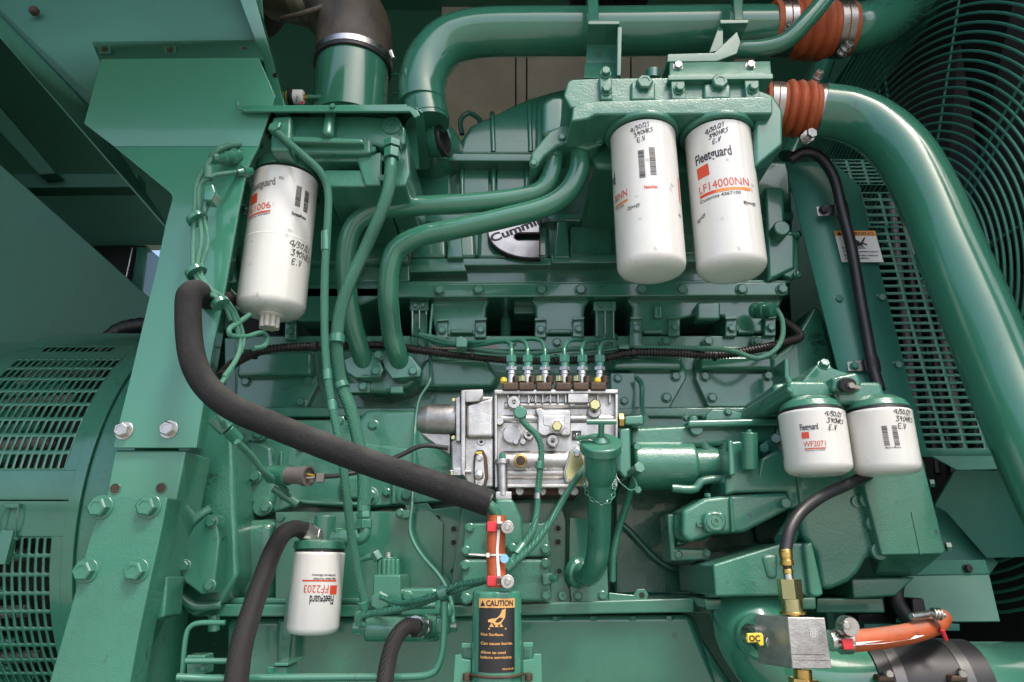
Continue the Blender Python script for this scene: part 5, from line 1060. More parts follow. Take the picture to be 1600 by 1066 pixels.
# pump stand, mounting blocks
t = thing('mounting_blocks', 'stacked pebbled green cast blocks bolted behind the orange sleeve', 'mount', (790, 880, 1.15))
part('upper_block', t, [prism([(725, 818), (762, 816), (857, 816), (861, 870), (855, 871), (722, 871)], 1.11, 1.19, .002)], 'green_cast', .005, 3)
part('lower_block', t, [prism([(721, 874), (858, 874), (863, 938), (842, 940), (719, 939)], 1.105, 1.19, .002)], 'green_cast', .005, 3)
part('stand', t, [prism([(774, 779), (801, 779), (816, 808), (818, 850), (780, 862), (772, 810)], 1.07, 1.15, .002)], 'green_cast', .006, 3)
part('round_pad', t, [tboss(822, 831, 1.10, 24, .02)], 'green'); part('wing', t, [prism([(846, 896), (864, 894), (866, 912), (848, 916)], 1.09, 1.12)], 'green_cast', .003)
part('wing_nut', t, [cyl(P(862, 904, 1.09), P(870, 904, 1.085), .006, 6), ][0:1], 'green', .0005)
part('cast_mark', t, [textgeo('5155196W', .011, pf(800, 910, 1.1035), .045, .0)], 'green_cast'); part('cast_mark', t, [textgeo('1509', .009, pf(752, 858, 1.1085), .02, .0)], 'green_cast')
for x, y, d, Y in ((734, 825, 15, 1.108), (728, 861, 15, 1.108), (852, 859, 16, 1.108), (801, 857, 15, 1.065), (727, 884, 17, 1.103), (852, 881, 16, 1.103), (853, 930, 17, 1.103), (728, 936, 17, 1.103)): bolt(t, x, y, Y, d)
# oil filler with tee cap and chain
t = thing('oil_filler_tube', 'green oil filler pipe with a tee handled cap in front of the pump', 'filler', (935, 800, 1.05))
A = P(939, 690, .985); Bm = P(935, 872, 1.10); ax = (Bm - A).normalized()
part('cap', t, [lathe(A, ax, [(0, .010), (0, .0285), (.002, .0305), (.013, .031), (.016, .029), (.017, .022)], 48)], 'green', .0008)
part('neck', t, [lathe(A + ax * .014, ax, [(0, .0245), (.032, .0245), (.045, .021), (.055, .0165)], 40)], 'green')
part('cap_stem', t, [cyl(A, A - ax * .030, .0045, 16), ][0:1], 'green'); part('stem_nut', t, [lathe(A, -ax, [(-.001, .013), (.003, .012), (.008, .006)], 20)], 'green')
part('tee_handle', t, [sweep([A - ax * .031 + Vector((-.0215, 0, 0)), A - ax * .031 + Vector((.0215, 0, 0))], .0042, 8)], 'green', .0005)
part('pipe', t, [sweep(cat([A + ax * .05, A + ax * .12, A + ax * .17, P(931, 878, 1.10), P(920, 898, 1.13), P(905, 893, 1.165)], 8), .0178, 32)], 'green')
part('foot_collar', t, [lathe(P(908, 896, 1.16), (-.6, .9, .2), [(-.006, .018), (0, .024), (.01, .025)], 32)], 'green')
part('foot_plate', t, [prism([(890, 808), (952, 815), (949, 885), (951, 941), (893, 941), (889, 905)], 1.165, 1.175)], 'green', .001)
part('foot_strap', t, [prism([(951, 926), (990, 930), (995, 921), (1007, 920), (1014, 929), (1010, 940), (1000, 943), (951, 941)], 1.16, 1.17)], 'green', .0015)
part('strap_hole', t, [lathe(P(1003, 930, 1.1595), (0, -1, 0), [(0, .0045), (.0004, .0044)], 16)], 'dark'); part('strap_hole', t, [tboss(879, 931, 1.17, 14, .006, 20, .4)], 'green')
bolt(t, 903, 931, 1.165, 16); bolt(t, 941, 931, 1.165, 15)
part('white_tag', t, [poly2(lambda u, v: A - ax * .0006 + Vector((-.018 + u, 0, 0)) + ax.cross(Vector((1, 0, 0))) * v, [(0, -.006), (.008, -.012), (.016, -.009), (.016, -.001), (.006, .002)])], 'stwhite')
part('cap_strap', t, [sweep(cat([A - ax * .002, A + Vector((-.02, -.004, .006)), A + Vector((-.036, 0, .004))], 5), .003, 8)], 'green')
lk = None
for pts in ([(903, 678, 1.03), (906, 695, 1.02), (918, 722, 1.01), (926, 741, 1.0), (944, 750, 1.0), (958, 742, 1.02)], [(916, 738, 1.01), (913, 758, 1.01), (922, 778, 1.02), (944, 787, 1.02), (958, 776, 1.03), (960, 755, 1.04), (961, 742, 1.05)]):
    ps = resample(wpath(pts, 10), .0068)
    for i in range(len(ps) - 1):
        m_ = (ps[i] + ps[i + 1]) / 2; d = (ps[i + 1] - ps[i]).normalized(); side = d.cross(Vector((0, 1, 0))).normalized()
        if i % 2: side = (side * .35 + Vector((0, 1, 0)) * .94).normalized()
        lp = [m_ + d * .0048 * math.cos(q * math.pi / 5) + side * .0026 * math.sin(q * math.pi / 5) for q in range(11)]
        part('chain_link', t, [sweep(lp, .0008, 6, False)], 'green')
# drive housing and right bracket group
t = thing('drive_housing', 'green cylindrical pump drive housing right of the silver pump', 'housing', (1080, 720, 1.15))
part('drum', t, [lathe(P(986, 727, 1.16), (1, 0, 0), [(0, .036), (.004, .041), (.098, .041), (.104, .039), (.106, .030), (.18, .030)], 64)], 'green_cast', .002)
part('upper_shelf', t, [prism([(984, 668), (1215, 656), (1217, 690), (1100, 698), (984, 700)], 1.14, 1.3, .003)], 'green_cast', .008, 4)
part('shelf_plate', t, [prism([(1075, 656), (1218, 653), (1218, 665), (1075, 668)], 1.12, 1.3)], 'green', .004)
part('end_flange', t, [prism([(968, 670), (985, 668), (987, 745), (975, 748), (966, 735)], 1.09, 1.16)], 'green', .004)
part('arm_plate', t, [prism([(976, 650), (1005, 648), (1006, 664), (976, 664)], 1.1, 1.14)], 'green', .003)
part('bent_pipe', t, [tube([(994, 590, 1.28), (1002, 600, 1.27), (1003, 630, 1.25), (1006, 648, 1.2), (1010, 656, 1.15)], 8)], 'green')
part('stand_plate', t, [prism([(953, 582), (993, 582), (993, 640), (955, 640)], 1.30, 1.34)], 'green', .003); bolt(t, 965, 592, 1.30, 14); bolt(t, 975, 627, 1.30, 14)
part('plug_boss', t, [tboss(1087, 671, 1.135, 20, .008)], 'green'); bolt(t, 1087, 671, 1.128, 15, kind='plug'); part('boss_neck', t, [cyl(P(1082, 651, 1.15), P(1084, 668, 1.15), .009)], 'green', .002)
part('foot', t, [tube([(1050, 763, 1.12), (1085, 764, 1.12), (1098, 752, 1.12), (1140, 748, 1.12)], 13)], 'green_cast')
for x, y in ((995, 699), (996, 766)): bolt(t, x, y, 1.09, 12, kind='hex')
part('eye_bolt', t, [cyl(P(988, 740, 1.09), P(1000, 730, 1.06), .009, 6)], 'green', .001); part('retainer_wire', t, [sweep(wpath([(961, 742, 1.08), (970, 755, 1.06), (985, 766, 1.05), (995, 760, 1.06), (988, 742, 1.08)], 8), .0012, 6)], 'green')
part('slant_lever', t, [tube([(993, 745, 1.08), (980, 785, 1.12), (966, 830, 1.15), (958, 870, 1.16), (957, 908, 1.17)], 11)], 'green')
part('oval_cover', t, [prism([(1103, 648), (1112, 639), (1145, 641), (1170, 648), (1183, 656), (1103, 658)], 1.24, 1.3)], 'green', .003); bolt(t, 1137, 644, 1.24, 14); bolt(t, 1072, 653, 1.25, 13)
part('neck_fillet', t, [tube([(1098, 690, 1.15), (1108, 706, 1.15), (1140, 716, 1.15)], 20)], 'green_cast')
t = thing('engine_bracket', 'green cast bracket with an upright round post left of the small filters', 'bracket', (1200, 740, 1.1))
part('face', t, [prism([(1139, 690), (1159, 688), (1186, 734), (1190, 716), (1214, 704), (1236, 708), (1246, 745), (1251, 790), (1236, 796), (1231, 768), (1150, 770), (1134, 774), (1133, 750), (1140, 744)], 1.085, 1.2, .003)], 'green_cast', .006, 3)
part('post', t, [cyl(P(1171, 676, 1.06), P(1172, 734, 1.07), .0125, 28)], 'green_cast', .002); part('post_top', t, [cyl(P(1170, 672, 1.06), P(1171, 677, 1.06), .004)], 'green')
part('edge_ridge', t, [prism([(1138, 688), (1146, 688), (1150, 742), (1140, 744)], 1.07, 1.1)], 'green', .003)
for x, y in ((1196, 701), (1214, 686), (1228, 787)): bolt(t, x, y, 1.12 if y < 750 else 1.082, 17, kind='hex', dir=(-.6, -1, 0) if y < 750 else (-.3, -1, 0))
part('plate', t, [prism([(1194, 690), (1226, 672), (1236, 710), (1200, 716)], 1.13, 1.2)], 'green', .004)
t = thing('support_arm', 'green cast arm with two round plugs reaching left below the drive housing', 'arm', (1140, 810, 1.1))
part('arm', t, [prism([(1066, 798), (1102, 778), (1142, 773), (1232, 768), (1240, 792), (1198, 815), (1164, 832), (1115, 835), (1078, 848), (1066, 838)], 1.09, 1.22, .004)], 'green_cast', .012, 4)
part('end_ring', t, [lathe(P(1075, 820, 1.11), (-.75, -.66, 0), [(-.03, .024), (0, .025), (.003, .023), (.003, .019), (0, .018)], 40)], 'green_cast')
part('end_plug', t, [lathe(P(1072, 820, 1.105), (-.75, -.66, 0), [(0, .0165), (.002, .0165), (.002, .008), (.006, .007)], 32)], 'green')
part('plug_pad', t, [prism([(1103, 799), (1132, 799), (1137, 815), (1130, 833), (1104, 833), (1098, 815)], 1.075, 1.1)], 'green_cast', .006, 4); bolt(t, 1118, 815, 1.075, 28, kind='plug')
part('rib', t, [prism([(1140, 776), (1146, 776), (1150, 832), (1143, 833)], 1.083, 1.1)], 'green_cast', .003)
part('arm_screw', t, [tboss(1093, 819, 1.088, 10, .004, 16, .5)], 'green'); bolt(t, 1106, 776, 1.10, 10, kind='hex', dir=(0, 0, 1))
part('base_plate', t, [prism([(1042, 803), (1054, 802), (1056, 856), (1111, 858), (1110, 876), (1048, 877)], 1.14, 1.2)], 'green', .004, 3); bolt(t, 1059, 867, 1.14, 15); bolt(t, 1104, 865, 1.14, 14)
part('arm_web', t, [prism([(1056, 810), (1075, 800), (1078, 850), (1056, 855)], 1.15, 1.22)], 'green_cast', .005)
t = thing('engine_mount', 'big pebbled green wedge shaped casting at lower right behind the brass fitting', 'mount', (1180, 900, 1.1))
part('wedge', t, [prism([(1114, 882), (1222, 849), (1252, 848), (1266, 858), (1276, 930), (1118, 933)], 1.04, 1.25, .002)], 'green_cast', .004, 3)
part('flank', t, [slab([(1098, 886, 1.10), (1114, 881, 1.042), (1118, 933, 1.042), (1101, 934, 1.10)], .02)], 'green_cast', .002)
part('lip', t, [prism([(1100, 936), (1276, 933), (1276, 953), (1104, 953)], 1.09, 1.25)], 'green', .003)
part('dimple', t, [prism([(1190, 868), (1216, 864), (1216, 905), (1200, 905)], 1.036, 1.05, .002)], 'green_cast', .006, 3)
part('upper_arch', t, [tube([(1225, 848, 1.1), (1238, 822, 1.12), (1246, 800, 1.13)], 30), ], 'green_cast')
part('side_plate', t, [prism([(1256, 850), (1270, 846), (1288, 930), (1276, 934), (1266, 930)], 1.03, 1.2)], 'green', .004)
bolt(t, 1118, 957, 1.12, 16, dir=(0, 0, -1), kind='hex'); bolt(t, 1222, 957, 1.12, 14, dir=(0, 0, -1), kind='hex')
t = thing('gear_housing', 'large green cast gear housing under and behind the small filters', 'housing', (1350, 820, 1.1))
part('round_casting', t, [prism([(1236, 700), (1346, 700), (1352, 760), (1357, 800), (1368, 850), (1373, 866), (1356, 872), (1344, 894), (1328, 910), (1302, 921), (1284, 921), (1276, 866), (1256, 837), (1246, 780)], 1.09, 1.3, .003)], 'green_cast', .010, 4)
part('gasket_edge', t, [tube([(1346, 760, 1.10), (1352, 775, 1.1), (1358, 800, 1.1), (1366, 830, 1.1), (1372, 850, 1.1)], 8)], 'green')
for x, y in ((1362, 818), (1352, 782), (1370, 862)): part('edge_lobe', t, [tboss(x, y, 1.09, 26, .01)], 'green_cast', .003)
bolt(t, 1340, 784, 1.088, 19, kind='plug')
part('side_box', t, [prism([(1352, 700), (1438, 700), (1478, 862), (1474, 866), (1378, 868), (1366, 820), (1350, 760)], 1.07, 1.35, .002)], 'green_cast', .014, 4)
part('box_underside', t, [slab([(1380, 867, 1.073), (1476, 865, 1.073), (1432, 902, 1.15), (1366, 900, 1.15)], .03)], 'green_cast', .004, 3)
part('box_seam', t, [prism([(1424, 800), (1426, 800), (1440, 866), (1438, 866)], 1.0685, 1.08)], 'green'); bolt(t, 1479, 855, 1.1, 15, kind='hex', dir=(1, -.3, 0)); bolt(t, 1453, 755, 1.12, 13, kind='hex', dir=(1, -.3, 0))
part('upper_casting', t, [prism([(1206, 560), (1234, 540), (1262, 496), (1273, 476), (1283, 484), (1313, 600), (1340, 720), (1240, 720), (1206, 640)], 1.32, 1.6, .003)], 'green_cast', .01, 3)
part('left_post', t, [prism([(1208, 600), (1228, 596), (1240, 640), (1238, 700), (1212, 700)], 1.14, 1.3)], 'green_cast', .008, 3)
part('slot_rib', t, [prism([(1226, 560), (1234, 562), (1236, 594), (1226, 594)], 1.22, 1.28)], 'green_cast', .003)
part('cast_number', t, [handgeo(['3109', '4090', '12'], .011, pf(1262, 530, 1.3185), .0014, .3, 21)], 'green')
part('rear_cover', t, [prism([(1232, 300), (1262, 300), (1300, 480), (1240, 560), (1232, 420)], 1.55, 1.7)], 'canopy')
part('lower_bracket', t, [prism([(1330, 904), (1432, 902), (1400, 932), (1334, 936)], 1.14, 1.3)], 'green_cast', .004)
part('lower_rail', t, [prism([(1276, 934), (1380, 934), (1384, 958), (1276, 958)], 1.16, 1.3)], 'green', .003)
t = thing('crank_pulley', 'black round pulley edge in shadow below the gear housing', 'pulley', (1420, 940, 1.2))
part('rim', t, [tube([(1400, 910, 1.16), (1402, 940, 1.16), (1424, 975, 1.16)], 22)], 'rubber'); part('block', t, [prism([(1425, 935), (1444, 935), (1450, 966), (1428, 968)], 1.16, 1.25)], 'black', .003)
part('shaft_block', t, [prism([(1340, 960), (1420, 955), (1440, 985), (1340, 985)], 1.25, 1.3)], 'black', .003)
# black rubber hose with brass ends
t = thing('coolant_sample_hose', 'smooth black rubber hose curving from the small filters down to a brass fitting', 'hose', (1290, 780, 1.0))
part('hose', t, [tube([(1375, 728, 1.04), (1352, 744, 1.03), (1320, 759, 1.01), (1285, 775, .985), (1252, 800, .965), (1234, 828, .955), (1227, 862, .95)], 18.5, 24)], 'rubber')
t = thing('brass_fitting', 'stacked brass and steel hose fitting above the aluminium block', 'fitting', (1235, 910, .95))
def bf(y0, y1, r0, r1, n, m, sg=28, x=(1227, 1240)):
    f = lambda y: x[0] + (x[1] - x[0]) * (y - 860) / 110
    part(n, t, [cyl(P(f(y0), y0, .95), P(f(y1), y1, .95), r0 * .00087, sg, r1 * .00087)], m, .0006)
bf(858, 862, 9.5, 10, 'ferrule_lip', 'brass'); bf(862, 872, 10, 10, 'ferrule', 'brass'); bf(872, 875, 9, 9, 'ferrule_groove', 'brass'); bf(875, 884, 10, 10, 'ferrule_base', 'brass')
bf(884, 889, 7, 6, 'neck', 'rusty'); bf(889, 897, 7.5, 8, 'ball', 'brass'); bf(897, 906, 7, 7.5, 'steel_neck', 'steel')
bf(905, 936, 18, 18, 'hex_body', 'gold', 6); bf(936, 957, 15.5, 15.5, 'round_body', 'gold'); bf(956, 960, 19, 19, 'base_ring', 'brass'); bf(960, 968, 9, 9, 'thread', 'brass')
t = thing('aluminium_manifold', 'bare aluminium block with ports between brass fitting and orange hose', 'block', (1265, 1005, .95))
part('block', t, [slab([(1231, 964.5, .925), (1289, 965.5, .925), (1300, 1045, .925), (1239, 1045, .925)], .055, (-.47, .88, 0))], 'alu', .001)
part('dot_mark', t, [poly2(pf(1266 + i * 2.6, 985 + j * 2.6, .9243), [(0, 0), (.001, 0), (.001, .001), (0, .001)]) for i in range(5) for j in range(5) if abs(i - 2) + abs(j - 2) < 4], 'stwhite', kind='stuff')
part('scribe_band', t, [poly2(lambda u, v: P(1238 + u, 1022 + v, .9244), [(0, 0), (52, 1), (52, 1.8), (0, .8)]), poly2(lambda u, v: P(1239 + u, 1031 + v, .9244), [(0, 0), (58, 1), (58, 1.6), (0, .6)])], 'rusty', kind='stuff')
part('lower_nut', t, [cyl(P(1254, 1045, .945), P(1255, 1062, .945), .011, 24)], 'brass', .001); part('lower_hex', t, [hexn(P(1255, 1060, .945), P(1256, 1090, .945), .018)], 'brass', .001)
t = thing('drain_valve', 'steel union with a small yellow lever left of the aluminium block', 'valve', (1195, 998, .97))
part('union', t, [hexn(P(1212, 1003, .965), P(1200, 1001, .975), .019)], 'steel', .001); part('body', t, [lathe(P(1203, 1001, .97), P(1180, 994, 1.0) - P(1203, 1001, .97), [(0, .015), (.006, .0175), (.016, .0175), (.02, .014), (.045, .014)], 28)], 'steel')
part('stem', t, [cyl(P(1176, 985, .97), P(1190, 982, .98), .005)], 'steel')
part('lever', t, [prism([(1167, 990), (1190, 989), (1193, 992), (1194, 1009), (1188, 1010), (1184, 1004), (1168, 1005)], .94, .945)], 'yellow', .0015); part('lever_screw', t, [cyl(P(1165, 999, .95), P(1169, 999, .95), .003)], 'steel')
part('lever_mark', t, [textgeo('OC', .007, pf(1171, 1002, .9395), .014, .03)], 'ink')
part('green_boss', t, [lathe(P(1186, 996, 1.03), (-.1, -1, 0), [(-.03, .031), (0, .030), (.004, .026)], 40)], 'green_pipe')
t = thing('water_pipe', 'wide dark green water pipe bending in along the bottom right edge', 'pipe', (1350, 1060, 1.05))
part('pipe', t, [sweep(wpath([(1180, 915, 1.14), (1172, 950, 1.12), (1182, 995, 1.09), (1224, 1042, 1.07), (1300, 1068, 1.06), (1450, 1072, 1.06), (1700, 1072, 1.06)], 8), .0575, 40)], 'green_pipe')
t = thing('rubber_coupling', 'black rubber coupling with two steel bands on the bottom right pipe', 'coupling', (1430, 1050, 1.06))
a, b = P(1345, 1071, 1.06), P(1518, 1072, 1.06); L = (b - a).length
part('sleeve', t, [lathe(a, b - a, [(0, .0580), (.001, .0605), (L - .001, .0605), (L, .058)], 48)], 'rubber')
for f0 in (.13, .72): part('band', t, [lathe(a + (b - a) * f0, b - a, [(0, .0606), (.0004, .0614), (.0155, .0614), (.016, .0606)], 48)], 'dullband'); 
for x in (1386, 1500): bolt(t, x, 1052, .998, 14, 'steel', 'hex', sz=1.4); part('band_lug', t, [prism([(x - 12, 1056), (x + 12, 1056), (x + 14, 1066), (x - 14, 1066)], .99, 1.01)], 'rusty', .002)
t = thing('orange_water_hose', 'orange hose with a white stripe leaving the aluminium block to the right', 'hose', (1390, 995, .97))
part('hose', t, [tube([(1312, 1002, .95), (1340, 1001, .952), (1380, 997, .96), (1425, 989, .98), (1462, 976, 1.01), (1472, 966, 1.05)], (33, 27), 28)], 'orange')
part('stripe', t, [slab([(1332, 1004, .935), (1380, 1001, .943), (1430, 993, .963), (1463, 983, .985), (1463, 987, .985), (1430, 998, .962), (1380, 1006, .942), (1332, 1009, .934)], .012)], 'stwhite')
part('spigot', t, [lathe(P(1296, 1001, .95), (1, 0, 0), [(0, .013), (.006, .013), (.007, .010), (.012, .010), (.013, .012), (.02, .012)], 24)], 'steel')
part('clamp_band', t, [cyl(P(1312, 1001, .95), P(1326, 1001, .951), .0165, 32)], 'band'); part('red_tag', t, [prism([(1315, 999), (1333, 998), (1335, 1015), (1319, 1016)], .930, .934)], 'red', .001)
part('clamp_roller', t, [lathe(P(1320, 978, .94), (.1, -1, 0), [(0, .0125), (.01, .0125), (.014, .011)], 28)], 'steel'); bolt(t, 1321, 977, .926, 13, 'steel', 'hex')
part('far_clamp', t, [cyl(P(1424, 964, .97), P(1460, 958, .985), .0045, 12)], 'steel', .0006); part('spring_pack', t, [corrug([(1456, 959, .98), (1470, 960, .98)], 19, .004, 16, .15)], 'steel'); part('clamp_pin', t, [cyl(P(1468, 960, .98), P(1476, 961, .98), .0035)], 'steel')
part('far_band', t, [sweep(wpath([(1434, 970, .985), (1450, 963, .98), (1466, 974, .98), (1470, 990, .99)], 6), .0014, 8)], 'band'); part('red_tip', t, [cyl(P(1472, 984, .98), P(1478, 1000, .985), .0028)], 'red', .0008)
# solenoid valve
t = thing('solenoid_valve', 'green valve block with a fluted top left of the bundled tubes', 'valve', (630, 940, 1.1))
part('valve_body', t, [prism([(583, 898), (626, 898), (627, 935), (627, 957), (580, 957), (582, 925)], 1.09, 1.18)], 'green', .003)
part('plate', t, [prism([(622, 920), (682, 919), (688, 928), (688, 962), (570, 966), (580, 944), (622, 938)], 1.11, 1.18)], 'green', .004, 3)
for k in range(5): part('flute', t, [cyl(P(594 + k * 6.6, 874, 1.125 - .012 * math.sin((k + .5) / 5 * math.pi)), P(594 + k * 6.6, 900, 1.125 - .012 * math.sin((k + .5) / 5 * math.pi)), .0045, 14)], 'green', .001)
part('core', t, [cyl(P(607, 871, 1.13), P(607, 900, 1.13), .0155, 28)], 'green', .001); part('top_screw', t, [cyl(P(607, 863, 1.13), P(607, 872, 1.13), .0036, 6), ], 'steel'); part('screw_washer', t, [cyl(P(607, 868, 1.13), P(607, 870, 1.13), .007, 12)], 'steel')
a, b = P(572, 983, 1.08), P(687, 983, 1.08)
part('barrel', t, [lathe(a, b - a, [(0, .0155), (.002, .0172), ((b - a).length - .002, .0172), ((b - a).length, .0155)], 40)], 'green')
bolt(t, 595, 939, 1.085, 30, kind='hex', sz=.9); bolt(t, 637, 932, 1.11, 17); bolt(t, 675, 930, 1.11, 17)
part('left_banjo', t, [cyl(P(560, 955, 1.07), P(561, 992, 1.07), .006, 12)], 'green', .001); part('left_nut', t, [hexn(P(552, 981, 1.07), P(572, 983, 1.07), .009)], 'green', .001)
part('ball_end', t, [lathe(P(697, 966, 1.06), (0, 0, 1), [(0, .006), (.004, .0098), (.01, .0105), (.016, .0095), (.02, .006)], 24)], 'green'); part('lower_banjo', t, [lathe(P(692, 990, 1.02), (0, 0, 1), [(0, .008), (.003, .0105), (.02, .0105), (.023, .008)], 24)], 'green')
part('banjo_nut', t, [hexn(P(700, 980, 1.03), P(714, 980, 1.03), .0075)], 'green', .0008); part('sense_arm', t, [tube([(560, 874, 1.12), (575, 871, 1.12), (592, 868, 1.12)], 10)], 'green'); part('arm_nut', t, [hexn(P(585, 863, 1.12), P(592, 875, 1.12), .009)], 'green', .001)
part('outlet_tube', t, [tube([(604, 940, 1.09), (625, 950, 1.08), (650, 947, 1.06), (680, 946, 1.06)], 10)], 'green'); part('port_seat', t, [lathe(P(664, 981, 1.065), (-.6, -.75, 0), [(-.01, .018), (.006, .018)], 28)], 'green')
# caution canister
t = thing('heater_canister', 'light green upright cylinder with a black and orange CAUTION sticker, bottom centre', 'canister', (776, 1000, .95))
c0 = P(776.5, 930, .955); Rc = 41 * S(776, 980, .914) * .985
part('cylinder', t, [lathe(Vector((c0.x, c0.y, P(776, 925, .914).z)), (0, 0, -1), [(0, Rc * .93), (.001, Rc * .98), (.004, Rc), (.24, Rc)], 72)], 'green_sheet', .001)
bolt(t, 773, 929, .914, 7, kind='screw')
ac = -math.atan2(c0.x, c0.y)
kc = S(776, 990, .914)
def fc(u, v, dr=.0006):                              # sticker wrapped on the cylinder, u,v in photo pixels from sticker centre line / top
    th = ac + math.asin(0) + (u * kc) / Rc; return Vector((c0.x + (Rc + dr) * math.sin(th), c0.y - (Rc + dr) * math.cos(th), P(776, 936, .914).z + v * kc))
part('sticker', t, [qd(fc, -31, -108, 31, 0, 20)], 'black'); part('sticker_header', t, [qd(lambda u, v: fc(u, v, .0008), -31, -14, 31, 0, 20)], 'tan')
g = lambda x, y, dr=.0011: (lambda u, v: fc(x + u, y + v, dr))
part('lettering', t, [textgeo('CAUTION', 8.5, g(-17, -11), 44, .03), poly2(g(-28, -11.5), [(0, 0), (9, 0), (4.5, 8.5)])], 'ink', kind='stuff')
part('lettering', t, [textgeo(s, 4.2, g(-26, y), w, .02) for s, y, w in (('Hot Surface.', -55, 37), ('Can cause burns.', -68, 52), ('Allow to cool', -81, 40), ('before servicing.', -88, 51))] + [textgeo('98-6196-00', 2.4, g(9, -104), 19, .02)], 'tan', kind='stuff')
part('hand_symbol', t, [poly2(g(0, 0), pl) for pl in ([(-13, -46), (15, -46), (15, -43.5), (-13, -43.5)], [(-14, -32), (-9, -30), (0, -29), (5, -24), (8, -17), (14, -15), (13, -28), (6, -38), (-2, -40), (-6, -36), (-13, -35)], [(-12, -42), (-8, -36), (-4, -42)], [(-3, -42), (0, -37), (3, -42)], [(4, -42), (7, -37), (10, -42)])], 'tan', kind='stuff')
t = thing('canister_cradle', 'green sheet cradle with a steel wire strap holding the CAUTION cylinder', 'bracket', (776, 1050, .97))
part('left_plate', t, [prism([(711, 1024), (720, 1022), (722, 1030), (736, 1032), (736, 1110), (705, 1110)], .95, .955)], 'green_sheet', .001); part('right_plate', t, [prism([(817, 1032), (832, 1030), (834, 1022), (846, 1022), (848, 1110), (817, 1110)], .95, .955)], 'green_sheet', .001)
part('left_tab', t, [prism([(721, 1005), (737, 1005), (737, 1013), (721, 1013)], .955, .96)], 'green_sheet', .001); part('right_tab', t, [prism([(817, 1004), (833, 1004), (833, 1012), (817, 1012)], .955, .96)], 'green_sheet', .001)
part('left_upright', t, [prism([(724, 1010), (737, 1010), (737, 1110), (724, 1110)], .965, .97)], 'green_sheet', .001); part('right_upright', t, [prism([(818, 1010), (831, 1010), (831, 1110), (818, 1110)], .965, .97)], 'green_sheet', .001)
part('wire_strap', t, [sweep([Vector((c0.x + (Rc + .002) * math.sin(a_), c0.y - (Rc + .002) * math.cos(a_), P(776, 1060, .914).z)) for a_ in [math.radians(-88 + 176 * k / 24) for k in range(25)]], .0018, 8)], 'rusty')
for x in (729, 826): part('strap_end', t, [cyl(P(x, 1052, .945), P(x, 1064, .945), .005)], 'rusty', .001)
# ================================================================ air intake elbow, gauge
t = thing('air_intake_elbow', 'stained black and brown rubber elbow clamped on the green tube, top left', 'elbow', (550, 40, 1.22))
c1 = P(551, 110, 1.22)
Re = 55.5 * S(551, 100, 1.22)
zt = P(551, 62, 1.22 - Re).z
part('elbow', t, [sweep(cat([Vector((c1.x, 1.22, zt - .01)), Vector((c1.x, 1.22, zt + .05)), Vector((c1.x - .008, 1.22, zt + .10)), Vector((c1.x - .04, 1.23, zt + .16)), Vector((c1.x - .1, 1.24, zt + .22)), Vector((c1.x - .2, 1.24, zt + .25))], 8), Re * 1.06, 40)], 'turbo')
part('clamp_band', t, [lathe(Vector((c1.x, 1.22, zt + .012)), (0, 0, -1), [(0, Re * 1.06), (.0006, Re * 1.085), (.0145, Re * 1.085), (.015, Re * 1.06)], 64)], 'steel')
part('rubber_lip', t, [lathe(Vector((c1.x, 1.22, zt - .003)), (0, 0, -1), [(0, Re * 1.07), (.008, Re * 1.07), (.01, Re * 1.0)], 64)], 'rubber')
part('clamp_screw', t, [cyl(P(611, 80, 1.18), P(615, 92, 1.18), .005, 12)], 'steel', .0006)
part('moulded_rib', t, [sweep(wpath([(440, 30, 1.19), (470, 22, 1.165), (500, 12, 1.16), (540, -8, 1.165), (590, -40, 1.2)], 8), .006, 12)], 'turbo')
part('side_horn', t, [sweep(wpath([(400, -60, 1.24), (440, -22, 1.23), (478, 4, 1.22), (505, 22, 1.22), (535, 35, 1.22)], 8), .036, 28)], 'horn')
single('intake_tube', 'smooth vertical green tube below the stained rubber elbow', 'tube', lathe(Vector((c1.x, 1.22, zt)), (0, 0, -1), [(0, Re), (.15, Re)], 72), 'green_pipe')
t = thing('air_filter_cap', 'brown grey round disc edge beside the rubber elbow at the top', 'disc', (430, 20, 1.25))
part('disc', t, [lathe(P(392, -12, 1.3), (.80, -.35, -.45), [(-.02, .10), (0, .105), (.014, .105), (.02, .10), (.024, .07)], 64)], 'greyrub')
t = thing('restriction_gauge', 'small white and black gauge with a yellow end left of the green tube', 'gauge', (465, 152, 1.15))
a = P(449, 152, 1.16)
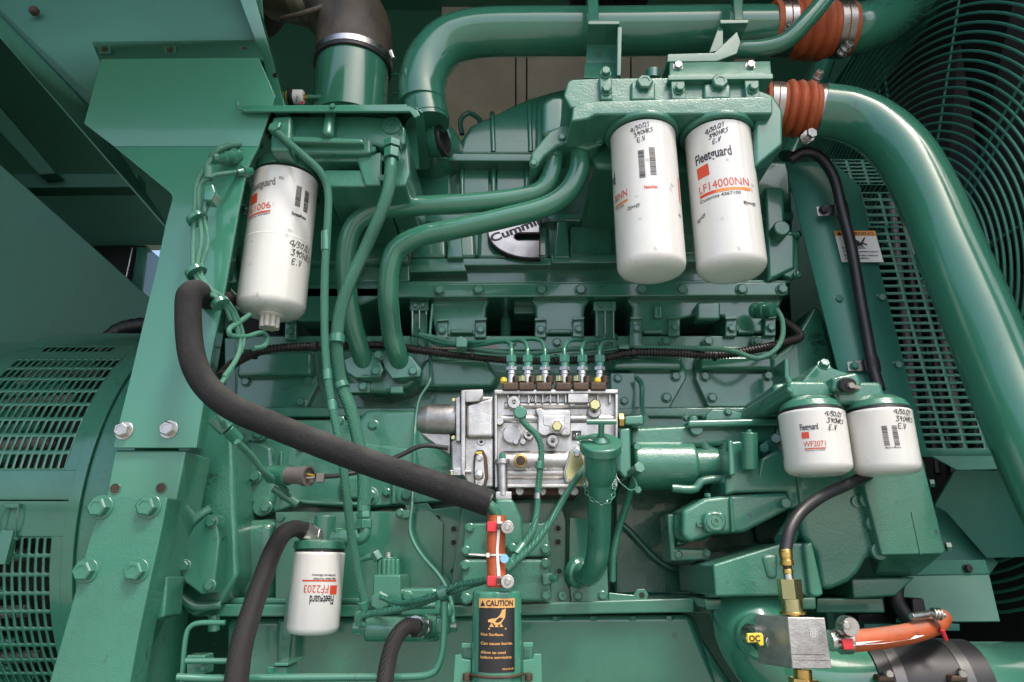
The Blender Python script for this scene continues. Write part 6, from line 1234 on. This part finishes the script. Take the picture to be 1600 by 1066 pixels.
part('yellow_end', t, [lathe(a, (1, 0, 0), [(0, .0125), (.004, .0135)], 28)], 'yellow'); part('black_ring', t, [lathe(a + Vector((.004, 0, 0)), (1, 0, 0), [(0, .0165), (.006, .017), (.007, .015), (.010, .015)], 28)], 'black')
part('body', t, [lathe(a + Vector((.013, 0, 0)), (1, 0, 0), [(0, .0145), (.018, .0145), (.020, .013)], 28)], 'stwhite'); part('red_mark', t, [prism(rect(470, 158, 474, 162), 1.1445, 1.146)], 'red'); part('gauge_print', t, [textgeo('gauge', .004, lambda u, v: P(464, 160, 1.145) + Vector((-v, 0, u)), .016, .02)], 'ink')
part('nipple', t, [hexn(a + Vector((.033, 0, 0)), a + Vector((.042, 0, 0)), .006)], 'brass'); part('stem', t, [cyl(a + Vector((.042, 0, 0)), a + Vector((.07, 0, 0)), .005)], 'green')
# canopy air filter mesh seen above the top pipe
single('air_cleaner', 'black mesh cylinder just visible above the top pipe', 'air cleaner', corrug([(890, -30, 1.5), (950, -30, 1.5), (1010, -30, 1.5)], 90, .012, 40, .04), 'rubber')
# ================================================================ prints belong to the piece they are printed on
def reparent(host, prefixes):
    for o in list(bpy.data.objects):
        if o.name.split('.')[0] == host and o.parent is not None:
            for c in list(o.parent.children):
                if c is not o and c.name.split('.')[0] in prefixes: c.parent = o
reparent('can', ('handwriting', 'barcode', 'brand_lettering', 'code_lettering', 'code_stripe', 'code_stripe_end', 'number_lettering', 'small_emblem', 'small_lettering', 'side_print', 'side_lettering', 'red_square', 'can_seam', 'base_stamp'))
reparent('drain_knob', ('knob_flute', 'drain_collar'))
reparent('backing', ('header', 'lettering', 'hand_symbol')); reparent('sticker', ('sticker_header', 'lettering', 'hand_symbol'))
reparent('cap', ('cap_stem', 'stem_nut', 'tee_handle', 'white_tag', 'cap_strap')); reparent('square_pad', ('pad_recess', 'centre_seat'))
reparent('lever_plate', ('lever', 'ball_joint', 'paint_mark')); reparent('clasp', ('clasp_wire', 'clasp_hook')); reparent('filler_none', ())
